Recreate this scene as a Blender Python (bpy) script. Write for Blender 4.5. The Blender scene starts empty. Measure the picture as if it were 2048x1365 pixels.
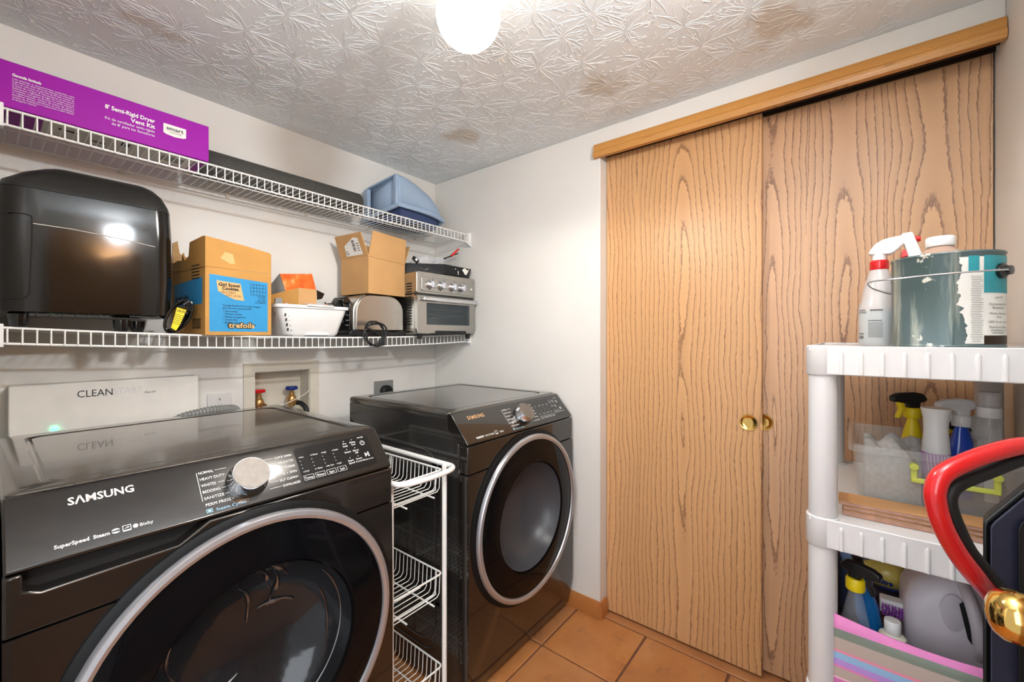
import bpy, bmesh, math, random
from math import sin, cos, pi, radians as RAD, sqrt, atan2
from mathutils import Vector as V, Matrix as MX, noise as NZ
random.seed(7)
sc = bpy.context.scene
COL = sc.collection

# ------------------------------------------------------------------ camera
EYE = 1.28
FPX, HOR = 838.0, 673.0
CA, SA = 0.78287, 0.622185          # view azimuth: forward = (CA, SA)
cam = bpy.data.cameras.new('camera'); camo = bpy.data.objects.new('camera', cam); COL.objects.link(camo)
cam.sensor_width = 36.0; cam.lens = 36.0 * FPX / 2048
cam.shift_y = -(682.5 - HOR) / 2048
cam.clip_start = 0.02
camo.location = (0, 0, EYE)
camo.rotation_euler = (pi / 2, 0, atan2(SA, CA) - pi / 2)
sc.camera = camo

# ------------------------------------------------------------------ world, lights, exposure
w = bpy.data.worlds.new('world'); sc.world = w; w.use_nodes = True
w.node_tree.nodes['Background'].inputs[0].default_value = (0.93, 0.95, 1.0, 1)
w.node_tree.nodes['Background'].inputs[1].default_value = 0.6
def area(name, loc, aim, sx, sy, power, col):
    l = bpy.data.lights.new(name, 'AREA'); l.shape = 'RECTANGLE'; l.size = sx; l.size_y = sy
    l.energy = power; l.color = col
    o = bpy.data.objects.new(name, l); COL.objects.link(o); o.location = loc
    o.rotation_euler = (V(aim) - V(loc)).to_track_quat('-Z', 'Y').to_euler()
    return o
area('hallway_fill', (-0.60, -0.05, 1.55), (1.0, 1.6, 1.15), 1.1, 1.5, 19, (0.88, 0.94, 1.0))  # added fill from outside the doorway, no lamp is seen there
area('bounce_flash', (0.58, -0.17, 1.84), (0.46, -0.24, 2.222), 0.22, 0.22, 22, (0.86, 0.94, 1.0))
area('corner_fill', (0.63, -0.23, 2.04), (0.12, 1.9, 1.78), 0.15, 0.11, 29, (0.86, 0.935, 1.0))  # added fill for the back wall, placed to give the fryer highlight
LAMP = 4.5
sc.view_settings.view_transform = 'Standard'
sc.view_settings.look = 'None'
sc.view_settings.gamma = 1
sc.view_settings.use_curve_mapping = False
sc.view_settings.exposure = 0.41
sc.cycles.max_bounces = 10
sc.cycles.transparent_max_bounces = 12
sc.cycles.caustics_reflective = False
sc.cycles.caustics_refractive = False
sc.cycles.sample_clamp_indirect = 40.0

# ------------------------------------------------------------------ helpers
def at(u, v, X=None, Y=None, Z=None, t=None):
    a = (u - 1024) / FPX; b = (HOR - v) / FPX
    d = V((CA + SA * a, SA - CA * a, b))
    if X is not None: t = X / d.x
    elif Y is not None: t = Y / d.y
    elif Z is not None: t = (Z - EYE) / d.z
    return V((0, 0, EYE)) + d * t

class MB:
    def __init__(s): s.v = []; s.f = []; s.M = MX.Identity(4)
    def add(s, vs, fs):
        n = len(s.v); s.v += [s.M @ V(p) for p in vs]; s.f += [tuple(i + n for i in f) for f in fs]; return s
    def box(s, x0, x1, y0, y1, z0, z1):
        return s.add([(x0,y0,z0),(x1,y0,z0),(x1,y1,z0),(x0,y1,z0),(x0,y0,z1),(x1,y0,z1),(x1,y1,z1),(x0,y1,z1)],
                     [(3,2,1,0),(4,5,6,7),(0,1,5,4),(1,2,6,5),(2,3,7,6),(3,0,4,7)])
    def prism(s, poly, ax, a0, a1):
        # poly in the two other axes (order x,y,z without ax), extruded along ax
        def p3(p, a):
            return {'x': (a, p[0], p[1]), 'y': (p[0], a, p[1]), 'z': (p[0], p[1], a)}[ax]
        n = len(poly); area_ = sum(poly[i][0]*poly[(i+1)%n][1]-poly[(i+1)%n][0]*poly[i][1] for i in range(n))
        if area_ < 0: poly = poly[::-1]
        vs = [p3(p, a0) for p in poly] + [p3(p, a1) for p in poly]
        fs = [tuple(range(n))[::-1], tuple(range(n, 2*n))] + [(i, (i+1)%n, n+(i+1)%n, n+i) for i in range(n)]
        if ax == 'y': fs = [f[::-1] for f in fs]
        return s.add(vs, fs)
    def lathe(s, prof, c=(0,0,0), ax=(0,0,1), n=32, sx=1, sy=1, cap=True):
        # prof [(r,h)] around axis ax through c
        z = V(ax).normalized(); x = z.orthogonal().normalized() if abs(z.z) < .999 else V((1,0,0)); y = z.cross(x)
        c = V(c); vs = []; fs = []
        for r, h in prof:
            for k in range(n):
                a = 2*pi*k/n; vs.append(c + z*h + x*(r*cos(a)*sx) + y*(r*sin(a)*sy))
        m = len(prof)
        for j in range(m-1):
            for k in range(n): fs.append((j*n+k, j*n+(k+1)%n, (j+1)*n+(k+1)%n, (j+1)*n+k))
        if cap:
            if prof[0][0] > 1e-6: fs.append(tuple(range(n))[::-1])
            if prof[-1][0] > 1e-6: fs.append(tuple(range((m-1)*n, m*n)))
        return s.add(vs, fs)
    def cyl(s, p0, p1, r, r1=None, n=16):
        p0, p1 = V(p0), V(p1)
        return s.lathe([(r, 0), (r if r1 is None else r1, (p1-p0).length)], p0, p1-p0, n)
    def tube(s, pts, r, n=8, closed=False):
        pts = [V(p) for p in pts]; m = len(pts); rs = r if isinstance(r, (list, tuple)) else [r]*m
        T = []
        for i in range(m):
            a = pts[(i-1) % m] if (closed or i) else pts[0]; b = pts[(i+1) % m] if (closed or i < m-1) else pts[-1]
            T.append((b-a).normalized())
        nrm = T[0].orthogonal().normalized(); vs = []; fs = []
        for i in range(m):
            nrm = (nrm - T[i]*nrm.dot(T[i])).normalized(); bn = T[i].cross(nrm)
            for k in range(n):
                a = 2*pi*k/n; vs.append(pts[i] + nrm*(rs[i]*cos(a)) + bn*(rs[i]*sin(a)))
        for i in range(m if closed else m-1):
            j = (i+1) % m
            for k in range(n): fs.append((i*n+k, i*n+(k+1)%n, j*n+(k+1)%n, j*n+k))
        if not closed: fs += [tuple(range(n))[::-1], tuple(range((m-1)*n, m*n))]
        return s.add(vs, fs)
    def ball(s, c, r, n=24, m=12, sx=1, sy=1, sz=1):
        prof = [(r*sin(pi*j/m), -r*cos(pi*j/m)*sz) for j in range(m+1)]
        prof[0] = (1e-5, prof[0][1]); prof[-1] = (1e-5, prof[-1][1])
        return s.lathe(prof, c, (0,0,1), n, sx, sy, cap=False)
    def grid(s, fn, nu, nv, close=False):
        vs = [fn(i/nu, j/nv) for j in range(nv+1) for i in range(nu+1)]
        fs = [(j*(nu+1)+i, j*(nu+1)+i+1, (j+1)*(nu+1)+i+1, (j+1)*(nu+1)+i) for j in range(nv) for i in range(nu)]
        return s.add(vs, fs)
    def loft(s, rings, cap=True):
        n = len(rings[0]); vs = [p for r in rings for p in r]; fs = []
        for j in range(len(rings)-1):
            for k in range(n): fs.append((j*n+k, j*n+(k+1)%n, (j+1)*n+(k+1)%n, (j+1)*n+k))
        if cap: fs += [tuple(range(n))[::-1], tuple(range((len(rings)-1)*n, len(rings)*n))]
        return s.add(vs, fs)

def smooth_path(pts, k=6, closed=False):
    pts = [V(p) for p in pts]; out = []; m = len(pts)
    for i in range(m if closed else m-1):
        if closed: p0, p1, p2, p3 = pts[(i-1)%m], pts[i], pts[(i+1)%m], pts[(i+2)%m]
        else: p0, p1, p2, p3 = pts[max(i-1,0)], pts[i], pts[i+1], pts[min(i+2,m-1)]
        for j in range(k):
            t = j/k
            out.append(0.5*((2*p1)+(p2-p0)*t+(2*p0-5*p1+4*p2-p3)*t*t+(3*p1-p0-3*p2+p3)*t**3))
    if not closed: out.append(pts[-1])
    return out
def rrect(x0, x1, z0, z1, r, n=5):
    out = []
    for cx, cz, a0 in ((x1-r,z1-r,0),(x0+r,z1-r,90),(x0+r,z0+r,180),(x1-r,z0+r,270)):
        for i in range(n+1):
            a = RAD(a0+90*i/n); out.append((cx+r*cos(a), cz+r*sin(a)))
    return out

WLOC = {}
def place(o, loc, parent):
    loc = V(loc); WLOC[o.name] = loc
    if parent is not None:
        o.parent = parent; o.location = loc - WLOC[parent.name]
    else: o.location = loc
def tag(o, label=None, cat=None, group=None, kind=None):
    if label: o['label'] = label
    if cat: o['category'] = cat
    if group: o['group'] = group
    if kind: o['kind'] = kind
    return o
def thing(name, loc, label, cat, group=None):
    o = bpy.data.objects.new(name, None); o.empty_display_size = .05; COL.objects.link(o); place(o, loc, None)
    return tag(o, label, cat, group)
PRINT = ('lettering', 'print')
def obj(name, mb, m, parent=None, loc=None, bev=0, seg=2, ang=38, label=None, kind=None, cat=None, group=None, solid=0, fix=True):
    """link the collected shape as one mesh object; mb holds world coordinates"""
    if parent is not None and kind is None and name.endswith(PRINT): kind = 'stuff'
    if loc is None: loc = WLOC[parent.name] if parent is not None else V((0,0,0))
    loc = V(loc)
    me = bpy.data.meshes.new(name)
    me.from_pydata([tuple(p - loc) for p in mb.v], [], mb.f)
    if fix:
        bm = bmesh.new(); bm.from_mesh(me); bmesh.ops.recalc_face_normals(bm, faces=bm.faces); bm.to_mesh(me); bm.free()
    me.materials.append(m)
    for p in me.polygons: p.use_smooth = True
    me.set_sharp_from_angle(angle=RAD(ang))
    o = bpy.data.objects.new(name, me); COL.objects.link(o); place(o, loc, parent)
    if solid:
        md = o.modifiers.new('solid', 'SOLIDIFY'); md.thickness = solid; md.offset = -1
    if bev:
        md = o.modifiers.new('bevel', 'BEVEL'); md.width = bev; md.segments = seg; md.limit_method = 'ANGLE'; md.angle_limit = RAD(32)
    return tag(o, label, cat, group, kind)
def struct(name, mb, m, parent=None, **k):
    return obj(name, mb, m, parent, kind='structure' if parent is None else None, **k)

# ---- lettering: 2-D text outlines mapped on any surface
def text2d(s, size, bold=0.0, align='LEFT', shear=0, spacing=1.0, line=1.0):
    cu = bpy.data.curves.new('tx', 'FONT'); cu.body = s; cu.size = size; cu.offset = bold; cu.align_x = align
    cu.shear = shear; cu.space_character = spacing; cu.space_line = line; cu.resolution_u = 2; cu.fill_mode = 'FRONT'
    o = bpy.data.objects.new('tx', cu); me = o.to_mesh()
    vs = [(v.co.x, v.co.y) for v in me.vertices]; fs = [tuple(p.vertices) for p in me.polygons]
    o.to_mesh_clear(); bpy.data.objects.remove(o); bpy.data.curves.remove(cu)
    return vs, fs
def letter(mb, fn, s, x, y, size, fit=None, **k):
    """write s with its baseline at (x,y); fit = wanted width"""
    vs, fs = text2d(s, size, **k)
    if not vs: return
    x0 = min(p[0] for p in vs); x1 = max(p[0] for p in vs)
    kx = fit/(x1-x0) if fit else 1.0
    mb.add([fn(x + p[0]*kx, y + p[1]) for p in vs], fs)
def bars(mb, fn, x0, x1, y, h, n=1, gap=0):
    m = max(1, int(abs(x1-x0)/.004))
    for i in range(n):
        vs = []
        for k in range(m+1):
            x = x0+(x1-x0)*k/m; vs += [fn(x, y-i*gap), fn(x, y-i*gap+h)]
        mb.add(vs, [(2*k, 2*k+2, 2*k+3, 2*k+1) for k in range(m)])
def plane(o, ux, uy):
    o, ux, uy = V(o), V(ux), V(uy)
    return lambda x, y: o + ux*x + uy*y

# ------------------------------------------------------------------ materials
def lin(h):
    h = h.lstrip('#'); r = [int(h[i:i+2], 16)/255 for i in (0,2,4)]
    return tuple(x/12.92 if x <= .04045 else ((x+.055)/1.055)**2.4 for x in r) + (1,)
class NT:
    def __init__(s, name):
        s.m = bpy.data.materials.new(name); s.m.use_nodes = True; s.t = s.m.node_tree; s.b = s.t.nodes['Principled BSDF']
        s.co = s.t.nodes.new('ShaderNodeTexCoord')
    def n(s, typ, **k):
        o = s.t.nodes.new(typ)
        for a, b in k.items():
            if a.startswith('i_'): o.inputs[a[2:].replace('_', ' ')].default_value = b
            else: setattr(o, a, b)
        return o
    def l(s, a, b): s.t.links.new(a, b)
    def map(s, scale=(1,1,1), loc=(0,0,0)):
        m = s.n('ShaderNodeMapping'); m.inputs['Scale'].default_value = scale; m.inputs['Location'].default_value = loc
        s.l(s.co.outputs['Object'], m.inputs['Vector']); return m.outputs[0]
    def noise(s, vec, scale, detail=2, rough=.5):
        o = s.n('ShaderNodeTexNoise', i_Scale=scale, i_Detail=detail, i_Roughness=rough); s.l(vec, o.inputs['Vector']); return o.outputs['Fac']
    def math(s, op, a, b=None, c=None):
        o = s.n('ShaderNodeMath', operation=op)
        for i, x in enumerate((a, b, c)):
            if x is None: continue
            if isinstance(x, (int, float)): o.inputs[i].default_value = x
            else: s.l(x, o.inputs[i])
        return o.outputs[0]
    def ramp(s, fac, stops, interp='LINEAR'):
        o = s.n('ShaderNodeValToRGB'); r = o.color_ramp; r.interpolation = interp
        while len(r.elements) < len(stops): r.elements.new(.5)
        for e_, (p, c) in zip(r.elements, stops): e_.position = p; e_.color = c
        s.l(fac, o.inputs[0]); return o.outputs[0]
    def mix(s, fac, a, b):
        o = s.n('ShaderNodeMix', data_type='RGBA')
        for i, x in ((0, fac), (6, a), (7, b)):
            if isinstance(x, (int, float, tuple)): o.inputs[i].default_value = x
            else: s.l(x, o.inputs[i])
        return o.outputs[2]
    def bump(s, h, strength=.3, dist=.002):
        o = s.n('ShaderNodeBump'); o.inputs['Strength'].default_value = strength; o.inputs['Distance'].default_value = dist
        s.l(h, o.inputs['Height']); s.l(o.outputs[0], s.b.inputs['Normal'])
    def set(s, **k):
        for a, b in k.items():
            s.b.inputs[a.replace('_', ' ')].default_value = b
        return s
def mat(name, col, rough=.5, metal=0.0, var=.06, vs=18, bump=0, bs=150, spec=.5, coat=0, trans=0, ior=1.45, alpha=1, emit=None, es=0, stretch=(1,1,1), rvar=0):
    N = NT(name); c = lin(col) if isinstance(col, str) else col
    vec = N.map(stretch)
    f = N.noise(vec, vs, 3)
    lo = tuple(x*(1-var) for x in c[:3])+(1,); hi = tuple(min(1, x*(1+var)) for x in c[:3])+(1,)
    N.l(N.ramp(f, [(.3, lo), (.7, hi)]), N.b.inputs['Base Color'])
    N.set(Roughness=rough, Metallic=metal, Specular_IOR_Level=spec, Coat_Weight=coat, Transmission_Weight=trans, IOR=ior, Alpha=alpha)
    if rvar:
        N.l(N.math('MULTIPLY_ADD', f, rvar, rough - rvar/2), N.b.inputs['Roughness'])
    if emit:
        N.set(Emission_Color=lin(emit), Emission_Strength=es)
    if bump: N.bump(N.noise(vec, bs, 2), bump, .002)
    return N.m

def oak(name, off, base='#d6a468', dark='#83562f', pale='#dfb184', per=50, fold=.19, c0=0.0, hz_=.10, rough=.38, horiz=False, wob=.022, lk=.85):
    """flat-sawn veneer: growth rings cut at a slowly changing depth give the cathedral figure"""
    N = NT(name)
    sp = N.n('ShaderNodeSeparateXYZ'); N.l(N.map(), sp.inputs[0])
    a, z = (sp.outputs['Y'], sp.outputs['Z']) if not horiz else (sp.outputs['Z'], sp.outputs['Y'])
    def vec(ka, kz, o=0):
        c = N.n('ShaderNodeCombineXYZ')
        N.l(N.math('MULTIPLY_ADD', a, ka, off+o), c.inputs[0]); N.l(N.math('MULTIPLY_ADD', z, kz, off*1.7+o), c.inputs[1]); return c.outputs[0]
    ctr = lambda x, k: N.math('MULTIPLY', N.math('SUBTRACT', x, .5), k)
    a1 = N.math('ADD', N.math('SUBTRACT', a, c0), ctr(N.noise(vec(5, 1.6), 1.5, 1.5), wob*2.4))
    a1 = N.math('ADD', a1, ctr(N.noise(vec(16, 7, 4), 1.5, 2.0), wob*.42))
    g = N.math('PINGPONG', a1, fold)
    h = N.math('ADD', N.math('MULTIPLY_ADD', z, hz_*.45, -hz_*.40), ctr(N.noise(vec(.5, 1.1, 9), 1.5, 1.0), hz_*.7))
    r = N.math('SQRT', N.math('ADD', N.math('MULTIPLY', g, g), N.math('MULTIPLY', h, h)))
    jit = ctr(N.noise(vec(70, 30, 7), 2.0, 2.0), .3)
    f = N.math('ADD', N.math('MULTIPLY', N.math('ADD', r, ctr(N.noise(vec(1.2, .25, 3), 1.5, 1), .03)), per), jit)
    fr = N.math('FRACT', f)
    pore = N.noise(vec(300, 14, 1), 2.0, 1.0)
    line = N.ramp(fr, [(0, (1,1,1,1)), (.09, (.85,.85,.85,1)), (.17, (0,0,0,1)), (.96, (0,0,0,1)), (1, (.9,.9,.9,1))])
    lm = N.math('MULTIPLY', line, N.math('MULTIPLY_ADD', N.math('GREATER_THAN', pore, .44), .5, lk-.5))
    c0_ = N.mix(N.noise(vec(2.2, .5, 11), 1.3, 2), lin(base), lin(pale))
    c1 = N.mix(N.math('MULTIPLY', N.math('SUBTRACT', 1.0, fr), .22), c0_, lin(dark))
    N.l(N.mix(lm, c1, lin(dark)), N.b.inputs['Base Color'])
    N.set(Roughness=rough, Specular_IOR_Level=.45)
    N.bump(N.math('MULTIPLY', lm, -1), .25, .0008)
    return N.m

M = {}
def wallmat():
    N = NT('painted_wall'); v = N.map()
    f = N.noise(v, 2.2, 3)
    N.l(N.ramp(f, [(.3, lin('#dcd8d1')), (.7, lin('#e2dfd9'))]), N.b.inputs['Base Color'])
    N.set(Roughness=.55, Specular_IOR_Level=.3); N.bump(N.noise(v, 240, 3), .12, .0012); return N.m
M['wall'] = wallmat()
def ceilmat():
    N = NT('stomped_plaster'); v = N.map()
    c = N.ramp(N.noise(v, 3, 3), [(.3, lin('#dfe2e3')), (.7, lin('#e8eaea'))])
    # water stains that belong to the ceiling
    for (sx, sy, r, seed) in ((1.39, 1.40, .22, 1), (1.44, .73, .22, 3), (1.49, .16, .23, 5), (.30, 1.66, .19, 8)):
        s = N.n('ShaderNodeVectorMath', operation='DISTANCE'); N.l(N.co.outputs['Object'], s.inputs[0]); s.inputs[1].default_value = (sx, sy, 2.222)
        d = N.math('MULTIPLY_ADD', N.noise(N.map((1,1,1), (seed,seed,0)), 9, 3), .30, s.outputs['Value'])
        k = N.ramp(d, [(r*.85, (1,1,1,1)), (r*1.12, (0,0,0,1))])
        c = N.mix(N.math('MULTIPLY', k, .55), c, lin('#b9a78c'))
    N.l(c, N.b.inputs['Base Color']); N.set(Roughness=.8, Specular_IOR_Level=.2); N.bump(N.noise(v, 130, 4), .35, .002); return N.m
M['ceil'] = ceilmat()
M['oak1'] = oak('oak_door_veneer_one', 2.3, base='#d09d66', pale='#d8aa7c', dark='#83593a', c0=.527, fold=.19)
M['oak2'] = oak('oak_door_veneer_two', 9.1, base='#cfa072', pale='#d8af8c', dark='#7b5540', c0=0.0, fold=.107, hz_=.09, per=56)
M['oaktrim'] = oak('oak_trim', 5.5, base='#c68a45', dark='#9a6430', pale='#cf9650', per=170, fold=.03, c0=2.11, hz_=.03, wob=.01, horiz=True, rough=.28, lk=.6)
M['oakbase'] = oak('oak_baseboard', 7.5, base='#b5713a', dark='#8f5527', pale='#bd7c45', per=170, fold=.04, hz_=.03, wob=.01, horiz=True, rough=.3, lk=.6)
M['oakleaf'] = oak('oak_entry_leaf', 4.1, base='#a8733f', pale='#b27d49')
def tilemat():
    N = NT('terracotta_tile'); v = N.map()
    oi = N.n('ShaderNodeObjectInfo')
    f = N.noise(v, 5, 5, .6)
    c = N.ramp(f, [(.25, lin('#a5673a')), (.5, lin('#bd7c46')), (.75, lin('#c98d58'))])
    c = N.mix(N.math('MULTIPLY', oi.outputs['Random'], .28), c, lin('#9c7358'))
    d = N.ramp(N.noise(N.map((1,1,1),(4,2,0)), 14, 6, .7), [(.56, (0,0,0,1)), (.72, (1,1,1,1))])
    c = N.mix(N.math('MULTIPLY', d, .45), c, lin('#6e4a38'))
    N.l(c, N.b.inputs['Base Color']); N.set(Roughness=.36, Specular_IOR_Level=.45)
    N.bump(N.noise(v, 26, 4), .25, .004); return N.m
M['tile'] = tilemat()
M['grout'] = mat('grout', '#6d4a38', .9, var=.2, vs=60)
M['white'] = mat('white_coated_wire', '#e9e7e2', .35, var=.02)
M['wplastic'] = mat('white_moulded_plastic', '#d6d3d1', .42, var=.03, vs=6)
M['ivory'] = mat('ivory_plastic', '#d9d2c2', .5, var=.02)
M['creambox'] = mat('cream_plastic_box', '#d3cbbb', .55, var=.03)
M['lamp'] = mat('opal_lamp_glass', '#fffaf0', .4, emit='#fff9ee', es=LAMP, var=.01)
M['dark'] = mat('dark_shadow_gap', '#171412', .8)
M['bronze'] = mat('dark_bronze_track', '#3b2c22', .45, metal=.6)
M['brass'] = mat('polished_brass', '#e6bd6a', .1, metal=1, var=.05, vs=40)
M['chrome'] = mat('chrome', '#d8d8da', .12, metal=1, var=.03)
M['steel'] = mat('brushed_steel', '#b9b5ad', .3, metal=1, var=.08, vs=30, stretch=(1,1,14))
M['dialface'] = mat('radial_brushed_dial', '#7f7871', .5, metal=.6, var=.1, vs=60)
M['steelw'] = mat('warm_brushed_steel', '#b3b0aa', .32, metal=1, var=.06, vs=25, stretch=(2,2,20))
M['satin'] = mat('satin_metal_rim', '#b9b8bb', .30, metal=.75, var=.03)
def appl(name, col, rough, metal, sx=(1,1,1), coat=.7, spec=.6):
    N = NT(name); v = N.map(sx)
    f = N.noise(v, 3, 4)
    c = lin(col)
    N.l(N.ramp(f, [(.3, tuple(x*.9 for x in c[:3])+(1,)), (.7, c)]), N.b.inputs['Base Color'])
    N.l(N.math('MULTIPLY_ADD', N.noise(N.map(), 35, 5), .08, rough-.04), N.b.inputs['Roughness'])
    N.set(Metallic=metal, Specular_IOR_Level=spec, Coat_Weight=coat, Coat_Roughness=.04)
    return N.m
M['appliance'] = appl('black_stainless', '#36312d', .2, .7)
M['appside'] = appl('black_painted_steel', '#33312f', .22, .35)
M['panel'] = appl('black_stainless_panel', '#27221e', .2, .5)
M['matteblack'] = mat('matte_black_surround', '#0b0b0b', .55, var=.05, spec=.25)
M['gloss'] = mat('gloss_black_plastic', '#0d0d0e', .1, coat=.6, var=.05)
M['black'] = mat('black_plastic', '#161617', .38, var=.1)
M['rubber'] = mat('black_rubber', '#191919', .55, var=.1)
M['foam'] = mat('black_foam_sleeve', '#46443f', .7, bump=.8, bs=330, var=.3, vs=200)
def glass(name, col, alpha, rough=.04, spec=.6, coat=.5):
    N = NT(name); f = N.noise(N.map(), 8, 2); c = lin(col)
    N.l(N.ramp(f, [(.3, tuple(x*.94 for x in c[:3])+(1,)), (.7, c)]), N.b.inputs['Base Color'])
    N.set(Roughness=rough, Alpha=alpha, Specular_IOR_Level=spec, Coat_Weight=coat, Coat_Roughness=.03)
    return N.m
M['smoke'] = glass('smoked_door_glass', '#0b0b0d', .96, .05, .14, 0)
M['bowl'] = glass('clear_bowl_glass', '#2a2b2e', .10, .04, .10, 0)
M['ovenglass'] = glass('oven_glass', '#39454a', .42)
M['glint'] = mat('glint_steel', '#8d8d90', .3, metal=1, var=.1)
M['letter'] = mat('white_print', '#e8e6e2', .6, var=.01)
M['lettergold'] = mat('warm_metal_print', '#d9b487', .35, metal=.5, var=.02)
M['lettersilver'] = mat('silver_print', '#d6cbc3', .35, metal=.3, var=.02)
M['letterblue'] = mat('pale_blue_print', '#9cc6dc', .6, var=.01)
M['ink'] = mat('black_ink', '#1f1d1c', .6, var=.01)
M['inkgrey'] = mat('faint_grey_ink', '#d6d6d6', .6, var=.01)
M['inkteal'] = mat('dark_teal_ink', '#1e4656', .6, var=.01)
M['purple'] = mat('purple_printed_card', '#95009a', .5, var=.05, vs=4, spec=.25)
M['purple2'] = mat('plum_card_underside', '#6a2a63', .5, var=.05)
M['paper'] = mat('white_paper', '#e6e2da', .6, var=.03)
M['card'] = mat('brown_cardboard', '#c0935f', .75, var=.06, vs=9, bump=.1)
M['card2'] = mat('orange_brown_cardboard', '#bf8c48', .75, var=.07, vs=9, bump=.1)
M['cardin'] = mat('torn_cardboard_edge', '#a98457', .85, var=.1, vs=40)
M['blueprint'] = mat('blue_printed_panel', '#2f8fc4', .55, var=.04)
M['tan'] = mat('tan_print', '#dcae72', .6, var=.02)
M['hood'] = mat('pale_blue_plastic', '#97abc2', .45, var=.03, vs=5)
M['hoodin'] = mat('blue_plastic_inside', '#35446a', .5, var=.03)
M['basket'] = mat('white_basket_plastic', '#e2e0dd', .4, var=.02)
M['holes'] = mat('dark_holes', '#3b3430', .8)
def orangemat():
    N = NT('orange_photo_print'); f = N.noise(N.map((14,14,2)), 2.2, 3)
    N.l(N.ramp(f, [(.3, lin('#f0b278')), (.48, lin('#ee7a32')), (.7, lin('#e85f28'))]), N.b.inputs['Base Color']); N.set(Roughness=.35); return N.m
M['orange'] = orangemat()
M['fryer'] = appl('glossy_black_fryer', '#15120f', .12, .0, coat=.15, spec=.42)
M['fryerlid'] = mat('satin_black_lid', '#232220', .34, var=.08)
M['yellow'] = mat('yellow_plastic', '#ecd016', .4, var=.03)
M['green'] = mat('green_label', '#58a03c', .5, var=.04)
M['teal'] = mat('teal_led', '#22d0a0', .4, emit='#2dffc0', es=14, var=.01)
M['redp'] = mat('red_plastic', '#cf1f22', .25, coat=.5, var=.03)
M['bluep'] = mat('blue_plastic', '#1b2f7a', .4, var=.03)
M['copper'] = mat('brass_valve', '#c89b62', .35, metal=.8, var=.1)
M['grey'] = mat('grey_plate', '#83827f', .45, var=.03)
M['navy'] = mat('navy_plastic', '#35364a', .5, var=.05, bump=.05, bs=400)
M['clear'] = glass('clear_plastic', '#d9d7d2', .25, .12, .5)
M['thinclear'] = glass('thin_clear_plastic', '#d6d8da', .17, .08, .7)
M['bag'] = glass('clear_polythene', '#e4e4e6', .34, .08, .9)
M['milky'] = glass('milky_plastic', '#dcd8d6', .62, .3, .4)
M['jug'] = mat('cloudy_jug_plastic', '#dad2d8', .4, var=.04, vs=5)
M['towel'] = mat('grey_terry_towel', '#b3afaa', .95, var=.15, vs=120, bump=1.0, bs=260)
M['lime'] = mat('lime_plastic', '#c9cf5c', .4, var=.02)
M['whitep'] = mat('white_gloss_plastic', '#e8e6e4', .28, var=.02)
M['violet'] = mat('violet_label', '#a04fb4', .4, var=.08, vs=30)
M['cobalt'] = mat('cobalt_bottle', '#1748b8', .2, coat=.4, var=.05)
M['azure'] = mat('azure_bottle', '#1770b4', .2, coat=.4, var=.05)
M['amber'] = mat('amber_liquid', '#9a5a2a', .2, var=.05)
M['aqua'] = mat('aqua_label', '#a9c4c0', .5, var=.06)
M['plank'] = oak('laminate_plank', 1.1, base='#b98148', pale='#c79561', dark='#8a5c33', per=120, fold=.05, wob=.01, horiz=True, lk=.6)
M['pinkboard'] = mat('plank_edge', '#b08672', .8, var=.2, vs=60)
def stripemat():
    N = NT('striped_canvas'); sp = N.n('ShaderNodeSeparateXYZ'); N.l(N.map(), sp.inputs[0])
    cols = ['#d87fb6','#7d8579','#b5a398','#e08aa0','#8fb3d6','#b48bd0','#d87fb6','#b5a398','#e3b7c4','#d26fb0','#b5a398','#d87fb6','#8fb3d6','#d87fb6']
    # heights measured down from the hem
    ws = [.033,.019,.025,.006,.014,.013,.005,.020,.004,.030,.018,.010,.008,.01]
    f = N.math('MULTIPLY_ADD', sp.outputs['Z'], -1/.215, .183/.215)
    p = 0; st = []
    for c_, w_ in zip(cols, ws): st.append((p, lin(c_))); p += w_/.215
    N.l(N.ramp(f, st, 'CONSTANT'), N.b.inputs['Base Color']); N.set(Roughness=.85)
    N.bump(N.noise(N.map((1,1,1)), 500, 2), .4, .001); return N.m
M['stripe'] = stripemat()
def canmat():
    N = NT('paint_smeared_can'); v = N.map()
    st = N.noise(N.map((26,26,3)), 1.3, 4, .65)
    c = N.ramp(N.noise(N.map((5,5,3)), 1, 3), [(.35, lin('#4d5d59')), (.6, lin('#5b6b6f'))])
    c = N.mix(N.math('MULTIPLY', N.ramp(st, [(.54,(0,0,0,1)),(.70,(1,1,1,1))]), .6), c, lin('#b9bcae'))
    ch = N.ramp(N.noise(N.map((1,1,1),(3,3,1)), 17, 5, .6), [(.66,(0,0,0,1)),(.68,(1,1,1,1))])
    c = N.mix(ch, c, lin('#dcd8c9')); N.l(c, N.b.inputs['Base Color'])
    N.set(Roughness=.38, Metallic=.15); N.bump(st, .3, .001); return N.m
M['can'] = canmat()
M['canlabel'] = mat('paper_can_label', '#dedad2', .5, var=.04)
M['canteal'] = mat('teal_can_label', '#2b8b94', .45, var=.06)

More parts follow.
